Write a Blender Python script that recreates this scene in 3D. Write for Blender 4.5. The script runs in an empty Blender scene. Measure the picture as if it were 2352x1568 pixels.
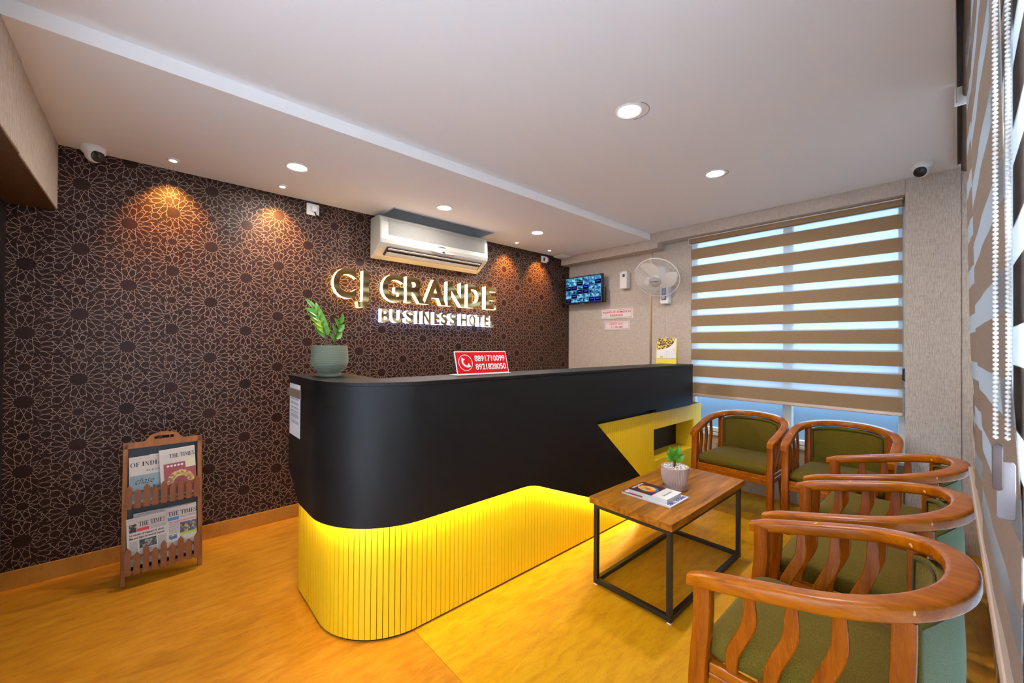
import bpy, bmesh, math, random
from mathutils import Vector, Matrix
random.seed(7)
SC = bpy.context.scene
COL = SC.collection
PI = math.pi

# ------------------------------------------------------------------ camera
cam_d = bpy.data.cameras.new('camera'); cam = bpy.data.objects.new('camera', cam_d); COL.objects.link(cam)
cam_d.sensor_width = 36.0; cam_d.lens = 14.176; cam_d.clip_start = 0.01; cam_d.clip_end = 200
cam.matrix_world = Matrix(((0.74218, -0.01040, -0.67012, 0.0), (-0.67016, -0.00065, -0.74221, 0.0), (0.00728, 0.99995, -0.00745, 1.34), (0, 0, 0, 1)))
cam_d.dof.use_dof = True; cam_d.dof.focus_distance = 2.3; cam_d.dof.aperture_fstop = 9.0
SC.camera = cam
# ------------------------------------------------------------------ sky / exposure
world = bpy.data.worlds.new('sky'); SC.world = world; world.use_nodes = True
wt = world.node_tree; wbg = wt.nodes['Background']; wbg.inputs['Strength'].default_value = 38.0
_tc = wt.nodes.new('ShaderNodeTexCoord'); _sx = wt.nodes.new('ShaderNodeSeparateXYZ'); _rp = wt.nodes.new('ShaderNodeValToRGB'); _mr = wt.nodes.new('ShaderNodeMapRange')
wt.links.new(_tc.outputs['Generated'], _sx.inputs[0]); wt.links.new(_sx.outputs[2], _mr.inputs[0]); _mr.inputs[1].default_value = -1; _mr.inputs[2].default_value = 1
wt.links.new(_mr.outputs[0], _rp.inputs[0]); wt.links.new(_rp.outputs[0], wbg.inputs[0])
_e = _rp.color_ramp.elements; _e[0].position = .38; _e[0].color = (.020, .032, .045, 1); _e[1].position = .62; _e[1].color = (.80, .91, 1, 1)
for _p, _c in ((.43, (.027, .048, .072, 1)), (.455, (.085, .14, .20, 1)), (.48, (.30, .41, .51, 1)), (.52, (.68, .81, .93, 1))):
    _m = _e.new(_p); _m.color = _c
vs = SC.view_settings
SC.display_settings.display_device = 'sRGB'
vs.view_transform = 'Standard'; vs.look = 'None'; vs.gamma = 1.0; vs.use_curve_mapping = False
vs.exposure = 0.70
try:
    SC.cycles.use_denoising = True
    SC.cycles.max_bounces = 7; SC.cycles.diffuse_bounces = 4; SC.cycles.glossy_bounces = 3
    SC.cycles.use_adaptive_sampling = True; SC.cycles.adaptive_threshold = 0.035; SC.cycles.adaptive_min_samples = 24
    SC.cycles.transmission_bounces = 4; SC.cycles.transparent_max_bounces = 8
    SC.cycles.sample_clamp_indirect = 6.0
    SC.cycles.caustics_reflective = False; SC.cycles.caustics_refractive = False
except Exception:
    pass
DOWNLIGHT_W, SPOT_W = 9.0, 34.0
WARM_WHITE = (1.0, 0.92, 0.83); SPOT_COL = (1.0, 0.43, 0.08)

# ------------------------------------------------------------------ node helpers
class NT:
    def __init__(s, name):
        s.m = bpy.data.materials.new(name); s.m.use_nodes = True; s.t = s.m.node_tree; s.t.nodes.clear()
        s.out = s.n('ShaderNodeOutputMaterial')
    def n(s, typ, **k):
        nd = s.t.nodes.new(typ)
        for a, b in k.items(): setattr(nd, a, b)
        return nd
    def put(s, sock, v):
        if isinstance(v, bpy.types.NodeSocket): s.t.links.new(v, sock)
        elif isinstance(v, bpy.types.Node): s.t.links.new(v.outputs[0], sock)
        elif v is not None:
            if hasattr(sock.default_value, '__len__') and not hasattr(v, '__len__'): v = (v,) * len(sock.default_value)
            if hasattr(sock.default_value, '__len__') and len(sock.default_value) == 4 and len(v) == 3: v = (*v, 1)
            sock.default_value = v
    def math(s, op, a, b=None, c=None, clamp=False):
        nd = s.n('ShaderNodeMath', operation=op, use_clamp=clamp)
        for i, v in enumerate((a, b, c)):
            if v is not None: s.put(nd.inputs[i], v)
        return nd.outputs[0]
    def vec(s, op, a, b=None, sc=None):
        nd = s.n('ShaderNodeVectorMath', operation=op); s.put(nd.inputs[0], a)
        if b is not None: s.put(nd.inputs[1], b)
        if sc is not None: s.put(nd.inputs['Scale'], sc)
        return nd.outputs['Value'] if op in ('DOT_PRODUCT', 'LENGTH', 'DISTANCE') else nd.outputs[0]
    def coord(s, scale=(1, 1, 1), kind='Object', loc=(0, 0, 0), rot=(0, 0, 0)):
        tc = s.n('ShaderNodeTexCoord'); mp = s.n('ShaderNodeMapping'); s.t.links.new(tc.outputs[kind], mp.inputs[0])
        mp.inputs['Scale'].default_value = scale; mp.inputs['Location'].default_value = loc; mp.inputs['Rotation'].default_value = rot
        return mp.outputs[0]
    def noise(s, vec, scale, detail=3, rough=.55, dist=0):
        nd = s.n('ShaderNodeTexNoise'); s.put(nd.inputs['Vector'], vec); nd.inputs['Scale'].default_value = scale
        nd.inputs['Detail'].default_value = detail; nd.inputs['Roughness'].default_value = rough; nd.inputs['Distortion'].default_value = dist
        return nd.outputs['Fac']
    def ramp(s, fac, *stops):
        nd = s.n('ShaderNodeValToRGB'); s.put(nd.inputs[0], fac); e = nd.color_ramp.elements
        while len(e) < len(stops): e.new(0.5)
        for el, (p, c) in zip(e, stops):
            el.position = p; el.color = (*c, 1) if hasattr(c, '__len__') else (c, c, c, 1)
        return nd.outputs[0]
    def mix(s, fac, a, b, mode='MIX'):
        nd = s.n('ShaderNodeMix', data_type='RGBA', blend_type=mode)
        s.put(nd.inputs[0], fac); s.put(nd.inputs[6], a); s.put(nd.inputs[7], b); return nd.outputs[2]
    def bump(s, h, strength=.3, dist=.01):
        nd = s.n('ShaderNodeBump'); s.put(nd.inputs['Height'], h); nd.inputs['Strength'].default_value = strength; nd.inputs['Distance'].default_value = dist
        return nd.outputs[0]
    def bsdf(s, **k):
        b = s.n('ShaderNodeBsdfPrincipled')
        for a, v in k.items(): s.put(b.inputs[a.replace('_', ' ')], v)
        return b
    def done(s, sh):
        s.t.links.new(sh if isinstance(sh, bpy.types.NodeSocket) else sh.outputs[0], s.out.inputs[0]); return s.m

def plain(name, col, rough=.5, metal=0.0, vary=.06, scale=30, coat=0.0, bump=0.0, spec=.5):
    t = NT(name); v = t.coord(); n = t.noise(v, scale, 4)
    c = t.mix(n, tuple(x * (1 - vary) for x in col), tuple(min(1, x * (1 + vary)) for x in col))
    k = dict(Base_Color=c, Roughness=rough, Metallic=metal, Coat_Weight=coat, Specular_IOR_Level=spec)
    if bump: k['Normal'] = t.bump(n, bump, .003)
    return t.done(t.bsdf(**k))

def emit(name, col, strength, sampled=True):
    t = NT(name); e = t.n('ShaderNodeEmission'); e.inputs[0].default_value = (*col, 1); e.inputs[1].default_value = strength
    if not sampled: t.m.cycles.emission_sampling = 'NONE'
    return t.done(e)

def wood(name, dark, light, axis='x', rough=.3, coat=.3, scale=6, wear=False, spec=.34):
    t = NT(name)
    sc = {'x': (.6, 6, 6), 'y': (6, .6, 6), 'z': (6, 6, .6)}[axis]
    v = t.coord(sc); n = t.noise(v, scale, 6, .6, .6); f = t.noise(v, scale * 9, 3, .7)
    c = t.ramp(t.math('ADD', t.math('MULTIPLY', n, .75), t.math('MULTIPLY', f, .25)), (.3, dark), (.7, light))
    if wear:
        w = t.noise(t.coord((1, 1, 1.6)), 14, 2, .5); w2 = t.noise(t.coord(), 70, 2)
        mask = t.math('GREATER_THAN', t.math('ADD', w, t.math('MULTIPLY', w2, .22)), .862)
        c = t.mix(mask, c, (.72, .42, .2))
    return t.done(t.bsdf(Base_Color=c, Roughness=t.math('ADD', t.math('MULTIPLY', f, .12), rough - .06), Coat_Weight=coat, Coat_Roughness=.15, Specular_IOR_Level=spec))

def fabric(name, a, b, scale=260, sheen=.12):
    t = NT(name); v = t.coord()
    w1 = t.n('ShaderNodeTexWave', wave_type='BANDS', bands_direction='DIAGONAL'); t.put(w1.inputs['Vector'], v); w1.inputs['Scale'].default_value = scale * .5; w1.inputs['Distortion'].default_value = 1.5
    n = t.noise(v, scale, 2, .7); m = t.noise(v, 9, 2)
    h = t.math('ADD', t.math('MULTIPLY', w1.outputs['Fac'], .12), t.math('MULTIPLY', n, .8))
    c = t.ramp(h, (.3, a), (.85, b)); c = t.mix(t.math('MULTIPLY', m, .3), c, tuple(x * .6 for x in a))
    return t.done(t.bsdf(Base_Color=c, Roughness=.9, Sheen_Weight=sheen, Sheen_Roughness=.4, Sheen_Tint=(.8, .85, .7), Normal=t.bump(h, .5, .002), Specular_IOR_Level=.2))

def linen(name, a, b, vert=True):
    t = NT(name)
    n1 = t.noise(t.coord((30, 30, 4)), 6, 2, .6); n2 = t.noise(t.coord((2.5, 2.5, 12) if vert else (4, 4, 24)), 6, 3, .75); n3 = t.noise(t.coord(), 2.0, 2)
    h = t.math('ADD', t.math('MULTIPLY', n1, .8 if vert else .55), t.math('MULTIPLY', n2, .3 if vert else .55))
    c = t.ramp(h, (.36, a), (.66, b)); c = t.mix(t.math('MULTIPLY', n3, .2), c, a)
    return t.done(t.bsdf(Base_Color=c, Roughness=.85, Normal=t.bump(h, .6, .006), Specular_IOR_Level=.25))

def star_wallpaper():
    """interlaced star lattice printed in bronze on dark brown paper; wall lies in the x-z plane"""
    t = NT('brown_star_wallpaper')
    tc = t.n('ShaderNodeTexCoord'); sx = t.n('ShaderNodeSeparateXYZ'); t.t.links.new(tc.outputs['Object'], sx.inputs[0])
    X, Z = sx.outputs[0], sx.outputs[2]
    strip = t.math('FLOOR', t.math('DIVIDE', t.math('SUBTRACT', X, .085), .53))
    zz = t.math('ADD', Z, t.math('MULTIPLY', strip, .075))
    zz = t.math('ADD', zz, .075)
    px = t.math('DIVIDE', t.math('ADD', X, .297 + .2045 * 20), .2045)
    pz = t.math('DIVIDE', t.math('SUBTRACT', zz, 1.499 - .19 * 20), .19)
    u = t.math('PINGPONG', px, 1.0); v = t.math('PINGPONG', pz, 1.0)
    over = t.math('GREATER_THAN', t.math('ADD', u, v), 1.0)
    def sel(f, a, b): return t.math('ADD', t.math('MULTIPLY', f, t.math('SUBTRACT', a, b)), b)
    u2 = sel(over, t.math('SUBTRACT', 1.0, v), u); v2 = sel(over, t.math('SUBTRACT', 1.0, u), v)
    a = t.math('MAXIMUM', u2, v2); b = t.math('MINIMUM', u2, v2)
    def comb(x, y):
        c = t.n('ShaderNodeCombineXYZ'); t.put(c.inputs[0], x); t.put(c.inputs[1], y); return c.outputs[0]
    P = comb(a, b)
    def rot(cx, half):
        dx = t.math('SUBTRACT', a, cx)
        r = t.math('SQRT', t.math('ADD', t.math('MULTIPLY', dx, dx), t.math('MULTIPLY', b, b)))
        th = t.math('PINGPONG', t.math('ARCTAN2', b, dx if cx == 0 else t.math('MULTIPLY', dx, -1.0)), math.radians(half))
        return comb(t.math('MULTIPLY', r, t.math('COSINE', th)), t.math('MULTIPLY', r, t.math('SINE', th)))
    def seg(p, A, B):
        A = Vector((*A, 0)); B = Vector((*B, 0)); d = B - A
        pa = t.vec('SUBTRACT', p, tuple(A))
        h = t.math('MULTIPLY', t.vec('DOT_PRODUCT', pa, tuple(d)), 1.0 / d.length_squared, clamp=True)
        return t.vec('LENGTH', t.vec('SUBTRACT', pa, t.vec('SCALE', tuple(d), sc=h)))
    pol = lambda r, deg: (r * math.cos(math.radians(deg)), r * math.sin(math.radians(deg)))
    dists = []
    L = rot(0, 11.25)
    for A, B in (((.183, 0), (.24, 11.25)), ((.24, 11.25), (.37, 0)), ((.37, 0), (.50, 4.0)), ((.50, 4.0), (.53, 11.25))):
        dists.append(seg(L, pol(*A), pol(*B)))
    S = rot(1, 15)
    for A, B in (((.115, 0), (.15, 15)), ((.15, 15), (.24, 0)), ((.24, 0), (.335, 4.5)), ((.335, 4.5), (.36, 15))):
        dists.append(seg(S, pol(*A), pol(*B)))
    c0 = Vector((.595, .405)); e1 = Vector((.7071, -.7071)); e2 = Vector((-.7071, -.7071))
    hv = [c0 + .115 * (math.cos(math.radians(k * 51.43)) * e1 + math.sin(math.radians(k * 51.43)) * e2) for k in range(4)]
    hv.append(c0 - e1 * .104)
    for A, B in zip(hv, hv[1:]): dists.append(seg(P, A, B))
    for i, j in ((0, 1), (1, 2), (2, 3), (2, 1), (3, 2)):
        d = (hv[j] - hv[i]).normalized(); dists.append(seg(P, hv[j], hv[j] + d * .062))
    for A, B in (((.489, .171), (.588, 0)), ((.588, 0), (.649, .11))): dists.append(seg(P, A, B))
    dists.append(seg(L, pol(.50, 4.0), pol(.585, 6.3))); dists.append(seg(S, pol(.335, 4.5), pol(.39, 6.8)))
    m = dists[0]
    for d in dists[1:]: m = t.math('MINIMUM', m, d)
    line = t.n('ShaderNodeMapRange'); t.put(line.inputs[0], m); line.inputs[1].default_value = .0026; line.inputs[2].default_value = .0062; line.inputs[3].default_value = 1; line.inputs[4].default_value = 0
    lf = line.outputs[0]
    grain = t.noise(t.coord((220, 220, 260)), 1.0, 3, .8); cloud = t.noise(t.coord(), 7, 2)
    base = t.ramp(t.math('ADD', t.math('MULTIPLY', grain, .7), t.math('MULTIPLY', cloud, .3)), (.35, (.011, .0025, .0015)), (.7, (.036, .0088, .0050)))
    seam = t.math('LESS_THAN', t.math('FRACT', t.math('DIVIDE', t.math('SUBTRACT', X, .085), .53)), .003)
    lf = t.math('MULTIPLY', lf, t.math('ADD', t.math('MULTIPLY', grain, .6), .55), clamp=True)
    c = t.mix(lf, base, (.40, .28, .21)); c = t.mix(t.math('MULTIPLY', seam, .5), c, (.01, .004, .003))
    return t.done(t.bsdf(Base_Color=c, Roughness=t.math('SUBTRACT', .46, t.math('MULTIPLY', lf, .1)), Metallic=t.math('MULTIPLY', lf, .15), Specular_IOR_Level=.25))

def floor_mat(name, a, b, c3):
    t = NT(name)
    n = t.noise(t.coord((1.4, 5.0, 1)), 4.5, 7, .7, .35); f = t.noise(t.coord((14, 40, 1)), 4, 3, .7); big = t.noise(t.coord(), 1.1, 2); sp = t.noise(t.coord((1, 1.6, 1)), 60, 2)
    c = t.ramp(t.math('ADD', t.math('MULTIPLY', n, .8), t.math('MULTIPLY', f, .2)), (.28, a), (.52, b), (.78, c3))
    c = t.mix(t.math('MULTIPLY', t.math('GREATER_THAN', sp, .715), .55), c, tuple(x * .35 for x in a))
    return t.done(t.bsdf(Base_Color=c, Roughness=t.math('ADD', .30, t.math('MULTIPLY', f, .22)), Specular_IOR_Level=.32))

def band_fabric(name, a, b, trans=.12):
    t = NT(name); n = t.noise(t.coord((9, 9, 320)), 3, 3, .75); m = t.noise(t.coord((150, 150, 320)), 2, 2)
    c = t.ramp(t.math('ADD', t.math('MULTIPLY', n, .7), t.math('MULTIPLY', m, .3)), (.36, a), (.66, b))
    p = t.bsdf(Base_Color=c, Roughness=.85, Specular_IOR_Level=.2, Normal=t.bump(n, .25, .002))
    tr = t.n('ShaderNodeBsdfTranslucent'); t.put(tr.inputs[0], c); mx = t.n('ShaderNodeMixShader'); mx.inputs[0].default_value = trans
    t.t.links.new(p.outputs[0], mx.inputs[1]); t.t.links.new(tr.outputs[0], mx.inputs[2]); return t.done(mx)

def sheer_mat(name='sheer_voile', clear=.45, k=1.0):
    t = NT(name)
    n = t.noise(t.coord((300, 300, 400)), 2, 2)
    d = t.n('ShaderNodeBsdfDiffuse'); d.inputs[0].default_value = (.72 * k, .74 * k, .78 * k, 1)
    tr = t.n('ShaderNodeBsdfTranslucent'); t.put(tr.inputs[0], t.ramp(n, (.3, (.74 * k, .77 * k, .80 * k)), (.7, (.86 * k, .88 * k, .9 * k))))
    tp = t.n('ShaderNodeBsdfTransparent')
    m1 = t.n('ShaderNodeMixShader'); m1.inputs[0].default_value = .65; m2 = t.n('ShaderNodeMixShader'); m2.inputs[0].default_value = clear
    t.t.links.new(d.outputs[0], m1.inputs[1]); t.t.links.new(tr.outputs[0], m1.inputs[2])
    t.t.links.new(m1.outputs[0], m2.inputs[1]); t.t.links.new(tp.outputs[0], m2.inputs[2]); return t.done(m2)

def frosted(name, col, gloss=.10, clear=.8):
    t = NT(name); n = t.noise(t.coord(), 26, 5, .7); n2 = t.noise(t.coord(), 2.2, 2)
    c = t.mix(t.math('MULTIPLY', n, .25), col, tuple(x * .8 for x in col)); c = t.mix(t.math('MULTIPLY', n2, .3), c, tuple(x * .8 for x in col))
    tr = t.n('ShaderNodeBsdfTranslucent'); t.put(tr.inputs[0], c); tp = t.n('ShaderNodeBsdfTransparent'); t.put(tp.inputs[0], c)
    ma = t.n('ShaderNodeMixShader'); ma.inputs[0].default_value = clear; t.t.links.new(tr.outputs[0], ma.inputs[1]); t.t.links.new(tp.outputs[0], ma.inputs[2])
    g = t.bsdf(Base_Color=col, Roughness=.35); mx = t.n('ShaderNodeMixShader'); mx.inputs[0].default_value = gloss
    t.t.links.new(ma.outputs[0], mx.inputs[1]); t.t.links.new(g.outputs[0], mx.inputs[2]); return t.done(mx)

def print_text(name, ink=(.08, .08, .08), paper=(.72, .67, .63), rows=300, dens=.5):
    """fine newsprint body copy, too small to read"""
    t = NT(name); tc = t.n('ShaderNodeTexCoord'); s = t.n('ShaderNodeSeparateXYZ'); t.t.links.new(tc.outputs['Object'], s.inputs[0])
    row = t.math('MULTIPLY', s.outputs[2], rows); gap = t.math('GREATER_THAN', t.math('FRACT', row), .42)
    n = t.noise(t.coord((420, 1, rows)), 1.0, 1); w = t.math('GREATER_THAN', n, 1 - dens)
    c = t.mix(t.math('MULTIPLY', t.math('MULTIPLY', gap, w), .85), paper, ink)
    return t.done(t.bsdf(Base_Color=c, Roughness=.8))

def photo_print(name, cols, scale=60):
    t = NT(name); v = t.coord(); n = t.n('ShaderNodeTexVoronoi'); t.put(n.inputs['Vector'], v); n.inputs['Scale'].default_value = scale
    sp = t.n('ShaderNodeSeparateColor'); t.t.links.new(n.outputs['Color'], sp.inputs[0])
    st = [(i / len(cols), c) for i, c in enumerate(cols)]
    r = t.ramp(sp.outputs[0], *st); r.node.color_ramp.interpolation = 'CONSTANT'
    return t.done(t.bsdf(Base_Color=r, Roughness=.5))

# ------------------------------------------------------------------ mesh helpers
class MB:
    def __init__(s): s.v = []; s.f = []
    def add(s, vs, fs):
        o = len(s.v); s.v += [tuple(p) for p in vs]; s.f += [tuple(i + o for i in f) for f in fs]; return s
    def box(s, x0, x1, y0, y1, z0, z1):
        return s.add([(x0, y0, z0), (x1, y0, z0), (x1, y1, z0), (x0, y1, z0), (x0, y0, z1), (x1, y0, z1), (x1, y1, z1), (x0, y1, z1)],
                     [(0, 3, 2, 1), (4, 5, 6, 7), (0, 1, 5, 4), (1, 2, 6, 5), (2, 3, 7, 6), (3, 0, 4, 7)])
    def obox(s, o, ux, uy, un, x0, x1, y0, y1, z0, z1):
        o, ux, uy, un = map(Vector, (o, ux, uy, un))
        pts = [o + ux * a + uy * b + un * c for c in (z0, z1) for (a, b) in ((x0, y0), (x1, y0), (x1, y1), (x0, y1))]
        return s.add(pts, [(0, 3, 2, 1), (4, 5, 6, 7), (0, 1, 5, 4), (1, 2, 6, 5), (2, 3, 7, 6), (3, 0, 4, 7)])
    def prism(s, poly, f0, f1):
        """poly: 2D points; f0/f1 map a 2D point to 3D on the two end planes"""
        n = len(poly)
        return s.add([f0(p) for p in poly] + [f1(p) for p in poly],
                     [tuple(range(n))[::-1], tuple(range(n, 2 * n))] + [(i, (i + 1) % n, n + (i + 1) % n, n + i) for i in range(n)])
    def lathe(s, prof, n=32, c=(0, 0, 0), cap=True):
        vs = []; fs = []; m = len(prof)
        for k in range(n):
            a = 2 * PI * k / n
            vs += [(c[0] + r * math.cos(a), c[1] + r * math.sin(a), c[2] + z) for r, z in prof]
        for k in range(n):
            for j in range(m - 1):
                fs.append((k * m + j, ((k + 1) % n) * m + j, ((k + 1) % n) * m + j + 1, k * m + j + 1))
        if cap:
            fs.append(tuple(k * m for k in range(n))[::-1]); fs.append(tuple(k * m + m - 1 for k in range(n)))
        return s.add(vs, fs)
    def tube(s, pts, r, n=8, closed=False):
        pts = [Vector(p) for p in pts]; vs = []; fs = []; N = len(pts); up = None
        rr = r if hasattr(r, '__len__') else [r] * N
        for i, p in enumerate(pts):
            a = pts[(i - 1) % N] if (closed or i > 0) else p; b = pts[(i + 1) % N] if (closed or i < N - 1) else p
            d = (b - a).normalized()
            if up is None: up = d.orthogonal().normalized()
            up = (up - d * up.dot(d)).normalized(); w = d.cross(up)
            vs += [p + rr[i] * (math.cos(2 * PI * k / n) * up + math.sin(2 * PI * k / n) * w) for k in range(n)]
        for i in range(N if closed else N - 1):
            for k in range(n):
                j = (i + 1) % N; fs.append((i * n + k, i * n + (k + 1) % n, j * n + (k + 1) % n, j * n + k))
        if not closed: fs += [tuple(range(n))[::-1], tuple((N - 1) * n + k for k in range(n))]
        return s.add(vs, fs)
    def loft(s, rings, caps=True):
        n = len(rings[0]); vs = [p for r in rings for p in r]
        fs = [(i * n + k, i * n + (k + 1) % n, (i + 1) * n + (k + 1) % n, (i + 1) * n + k) for i in range(len(rings) - 1) for k in range(n)]
        if caps: fs += [tuple(range(n))[::-1], tuple((len(rings) - 1) * n + k for k in range(n))]
        return s.add(vs, fs)
    def grid(s, fn, nu, nv, thick=None):
        """fn(i/nu, j/nv) -> point; thick = offset vector for the second skin"""
        P = [[Vector(fn(i / nu, j / nv)) for j in range(nv + 1)] for i in range(nu + 1)]
        if thick is None:
            return s.add([p for r in P for p in r], [(i * (nv + 1) + j, (i + 1) * (nv + 1) + j, (i + 1) * (nv + 1) + j + 1, i * (nv + 1) + j + 1) for i in range(nu) for j in range(nv)])
        m = (nu + 1) * (nv + 1); tv = Vector(thick)
        fs = []; ix = lambda i, j: i * (nv + 1) + j
        for i in range(nu):
            for j in range(nv):
                q = (ix(i, j), ix(i + 1, j), ix(i + 1, j + 1), ix(i, j + 1)); fs += [q, tuple(m + k for k in q)[::-1]]
        edge = [ix(i, 0) for i in range(nu + 1)] + [ix(nu, j) for j in range(1, nv + 1)] + [ix(i, nv) for i in range(nu - 1, -1, -1)] + [ix(0, j) for j in range(nv - 1, 0, -1)]
        for k in range(len(edge)):
            a, b = edge[k], edge[(k + 1) % len(edge)]; fs.append((b, a, m + a, m + b))
        return s.add([p for r in P for p in r] + [p + tv for r in P for p in r], fs)
    def frame(s, o, i, y0, y1, swap=False):
        """rectangular ring: outer/inner = (x0,x1,z0,z1); thickness y0..y1; swap puts the ring in the y-z plane"""
        def ring(r, y): return [(r[0], y, r[2]), (r[1], y, r[2]), (r[1], y, r[3]), (r[0], y, r[3])]
        vs = ring(o, y0) + ring(i, y0) + ring(o, y1) + ring(i, y1); fs = []
        for k in range(4):
            j = (k + 1) % 4
            fs += [(k, j, 4 + j, 4 + k), (8 + j, 8 + k, 12 + k, 12 + j), (j, k, 8 + k, 8 + j), (4 + k, 4 + j, 12 + j, 12 + k)]
        if swap: vs = [(b, a, c) for a, b, c in vs]; fs = [f[::-1] for f in fs]
        return s.add(vs, fs)
    def mesh(s, name, mat, smooth=False, fix=True):
        me = bpy.data.meshes.new(name); me.from_pydata(s.v, [], s.f)
        if fix:
            bm = bmesh.new(); bm.from_mesh(me); bmesh.ops.recalc_face_normals(bm, faces=bm.faces); bm.to_mesh(me); bm.free()
        if mat: me.materials.append(mat)
        if smooth:
            me.polygons.foreach_set('use_smooth', [True] * len(me.polygons))
            try: me.set_sharp_from_angle(angle=math.radians(40))
            except Exception: pass
        me.update(); return me

def link(name, me, parent=None, loc=(0, 0, 0), rot=(0, 0, 0)):
    o = bpy.data.objects.new(name, me); COL.objects.link(o); o.location = loc; o.rotation_euler = rot
    if parent: o.parent = parent
    return o
def bevel(o, w, seg=2):
    m = o.modifiers.new('bevel', 'BEVEL'); m.width = w; m.segments = seg; m.limit_method = 'ANGLE'; m.angle_limit = math.radians(35); return o
def tag(o, label, cat, group=None, kind=None):
    o['label'] = label; o['category'] = cat
    if group: o['group'] = group
    if kind: o['kind'] = kind
    return o
def thing(name, label, cat, loc=(0, 0, 0), rot=(0, 0, 0), group=None):
    return tag(link(name, None, None, loc, rot), label, cat, group)
def part(name, mb, mat, parent, smooth=False, bev=0, world=True, loc=None, rot=(0, 0, 0), label=None, kind=None, seg=2):
    """world=True: mb is in world coordinates and the parent is not rotated"""
    me = mb if isinstance(mb, bpy.types.Mesh) else mb.mesh(name, mat, smooth)
    o = link(name, me, parent, loc or (0, 0, 0), rot)
    if parent is not None and world:
        p = parent; off = Vector((0, 0, 0))
        while p: off += p.location; p = p.parent
        if loc is None: me.transform(Matrix.Translation(-off))
        else: o.location = Vector(loc) - off
    if bev: bevel(o, bev, seg)
    if label: o['label'] = label
    if kind: o['kind'] = kind
    return o
def struct(name, mb, mat, label, cat, parent=None, bev=0, smooth=False):
    o = link(name, mb.mesh(name, mat, smooth), parent)
    if parent is None: tag(o, label, cat, None, 'structure')
    if bev: bevel(o, bev)
    return o
def copy_tree(o, parent=None):
    c = o.copy(); COL.objects.link(c); c.parent = parent
    for ch in o.children: copy_tree(ch, c)
    return c
def light(name, typ, loc, energy, col, parent=None, rot=(0, 0, 0), **k):
    d = bpy.data.lights.new(name, typ); d.energy = energy; d.color = col
    for a, b in k.items(): setattr(d, a, b)
    o = bpy.data.objects.new(name, d); COL.objects.link(o); o.location = loc; o.rotation_euler = rot
    if parent:
        o.parent = parent; o.location = Vector(loc) - parent.location
    return o
_txt = {}
def text_mb(body, extrude=.0005, width=None, height=None, bold=0.0, spacing=1.0, x0=0, y0=0, align='LEFT'):
    """lettering in the xy plane, scaled to a width and / or cap height, lower left at (x0, y0)"""
    key = (body, bold, spacing)
    if key not in _txt:
        c = bpy.data.curves.new('t', 'FONT'); c.body = body; c.size = 1.0; c.resolution_u = 4; c.offset = bold; c.space_character = spacing; c.extrude = .5; c.fill_mode = 'BOTH'
        o = bpy.data.objects.new('t', c); COL.objects.link(o); dg = bpy.context.evaluated_depsgraph_get(); dg.update()
        me = bpy.data.meshes.new_from_object(o.evaluated_get(dg)); V = [tuple(v.co) for v in me.vertices]; F = [tuple(p.vertices) for p in me.polygons]
        bpy.data.objects.remove(o); bpy.data.curves.remove(c); bpy.data.meshes.remove(me); _txt[key] = (V, F)
    V, F = _txt[key]
    ax, bx = min(v[0] for v in V), max(v[0] for v in V); ay, by = min(v[1] for v in V), max(v[1] for v in V)
    sx = width / (bx - ax) if width else None; sy = height / (by - ay) if height else None
    sx = sx or sy; sy = sy or sx
    if align == 'CENTER': x0 -= (bx - ax) * sx / 2
    m = MB(); m.add([(x0 + (v[0] - ax) * sx, y0 + (v[1] - ay) * sy, (v[2] + .5) * extrude) for v in V], F); return m
def on(mb, o, ux, uy, un):
    o, ux, uy, un = map(Vector, (o, ux, uy, un)); mb.v = [tuple(o + ux * a + uy * b + un * c) for a, b, c in mb.v]; return mb
def disc(mb, cx, cy, r, z0, z1, n=24):
    return mb.prism([(cx + r * math.cos(2 * PI * k / n), cy + r * math.sin(2 * PI * k / n)) for k in range(n)], lambda p: (p[0], p[1], z0), lambda p: (p[0], p[1], z1))
def smooth01(t): t = max(0, min(1, t)); return t * t * (3 - 2 * t)
def rrect(x0, x1, y0, y1, r, n=5):
    out = []
    for cx, cy, a0 in ((x1 - r, y1 - r, 0), (x0 + r, y1 - r, 90), (x0 + r, y0 + r, 180), (x1 - r, y0 + r, 270)):
        for k in range(n + 1):
            a = math.radians(a0 + 90 * k / n); out.append((cx + r * math.cos(a), cy + r * math.sin(a)))
    return out

# ------------------------------------------------------------------ materials
M = {}
M['ceil'] = plain('ceiling_paint', (.86, .885, .92), .7, vary=.02, scale=3)
M['beam'] = plain('white_emulsion', (.93, .93, .93), .6, vary=.015, scale=4)
M['linen'] = linen('beige_grasscloth', (.40, .335, .285), (.62, .54, .47))
M['linen_h'] = linen('beige_grasscloth_woven', (.42, .355, .30), (.62, .535, .465), False)
M['stars'] = star_wallpaper()
M['floor_a'] = floor_mat('ochre_floor_sheet', (.38, .115, .006), (.59, .22, .010), (.70, .32, .035))
M['floor_b'] = floor_mat('golden_floor_sheet', (.50, .19, .003), (.71, .33, .005), (.80, .44, .02))
M['skirt'] = floor_mat('ochre_skirting', (.30, .11, .012), (.42, .165, .018), (.5, .22, .03))
M['white'] = plain('white_plastic', (.80, .80, .79), .35, vary=.01)
M['offwhite'] = plain('ivory_plastic', (.45, .44, .41), .35, vary=.03, scale=8)
M['grey'] = plain('grey_metal', (.25, .25, .25), .5)
M['dark'] = plain('black_plastic', (.012, .012, .013), .35)
M['black'] = plain('black_laminate', (.0085, .0078, .008), .46, vary=.12, scale=120, spec=.25)
M['steel'] = plain('black_powder_coated_steel', (.012, .012, .012), .38, vary=.1)
M['yellow'] = plain('yellow_laminate', (.84, .53, .008), .42, vary=.02, scale=5)
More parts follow.
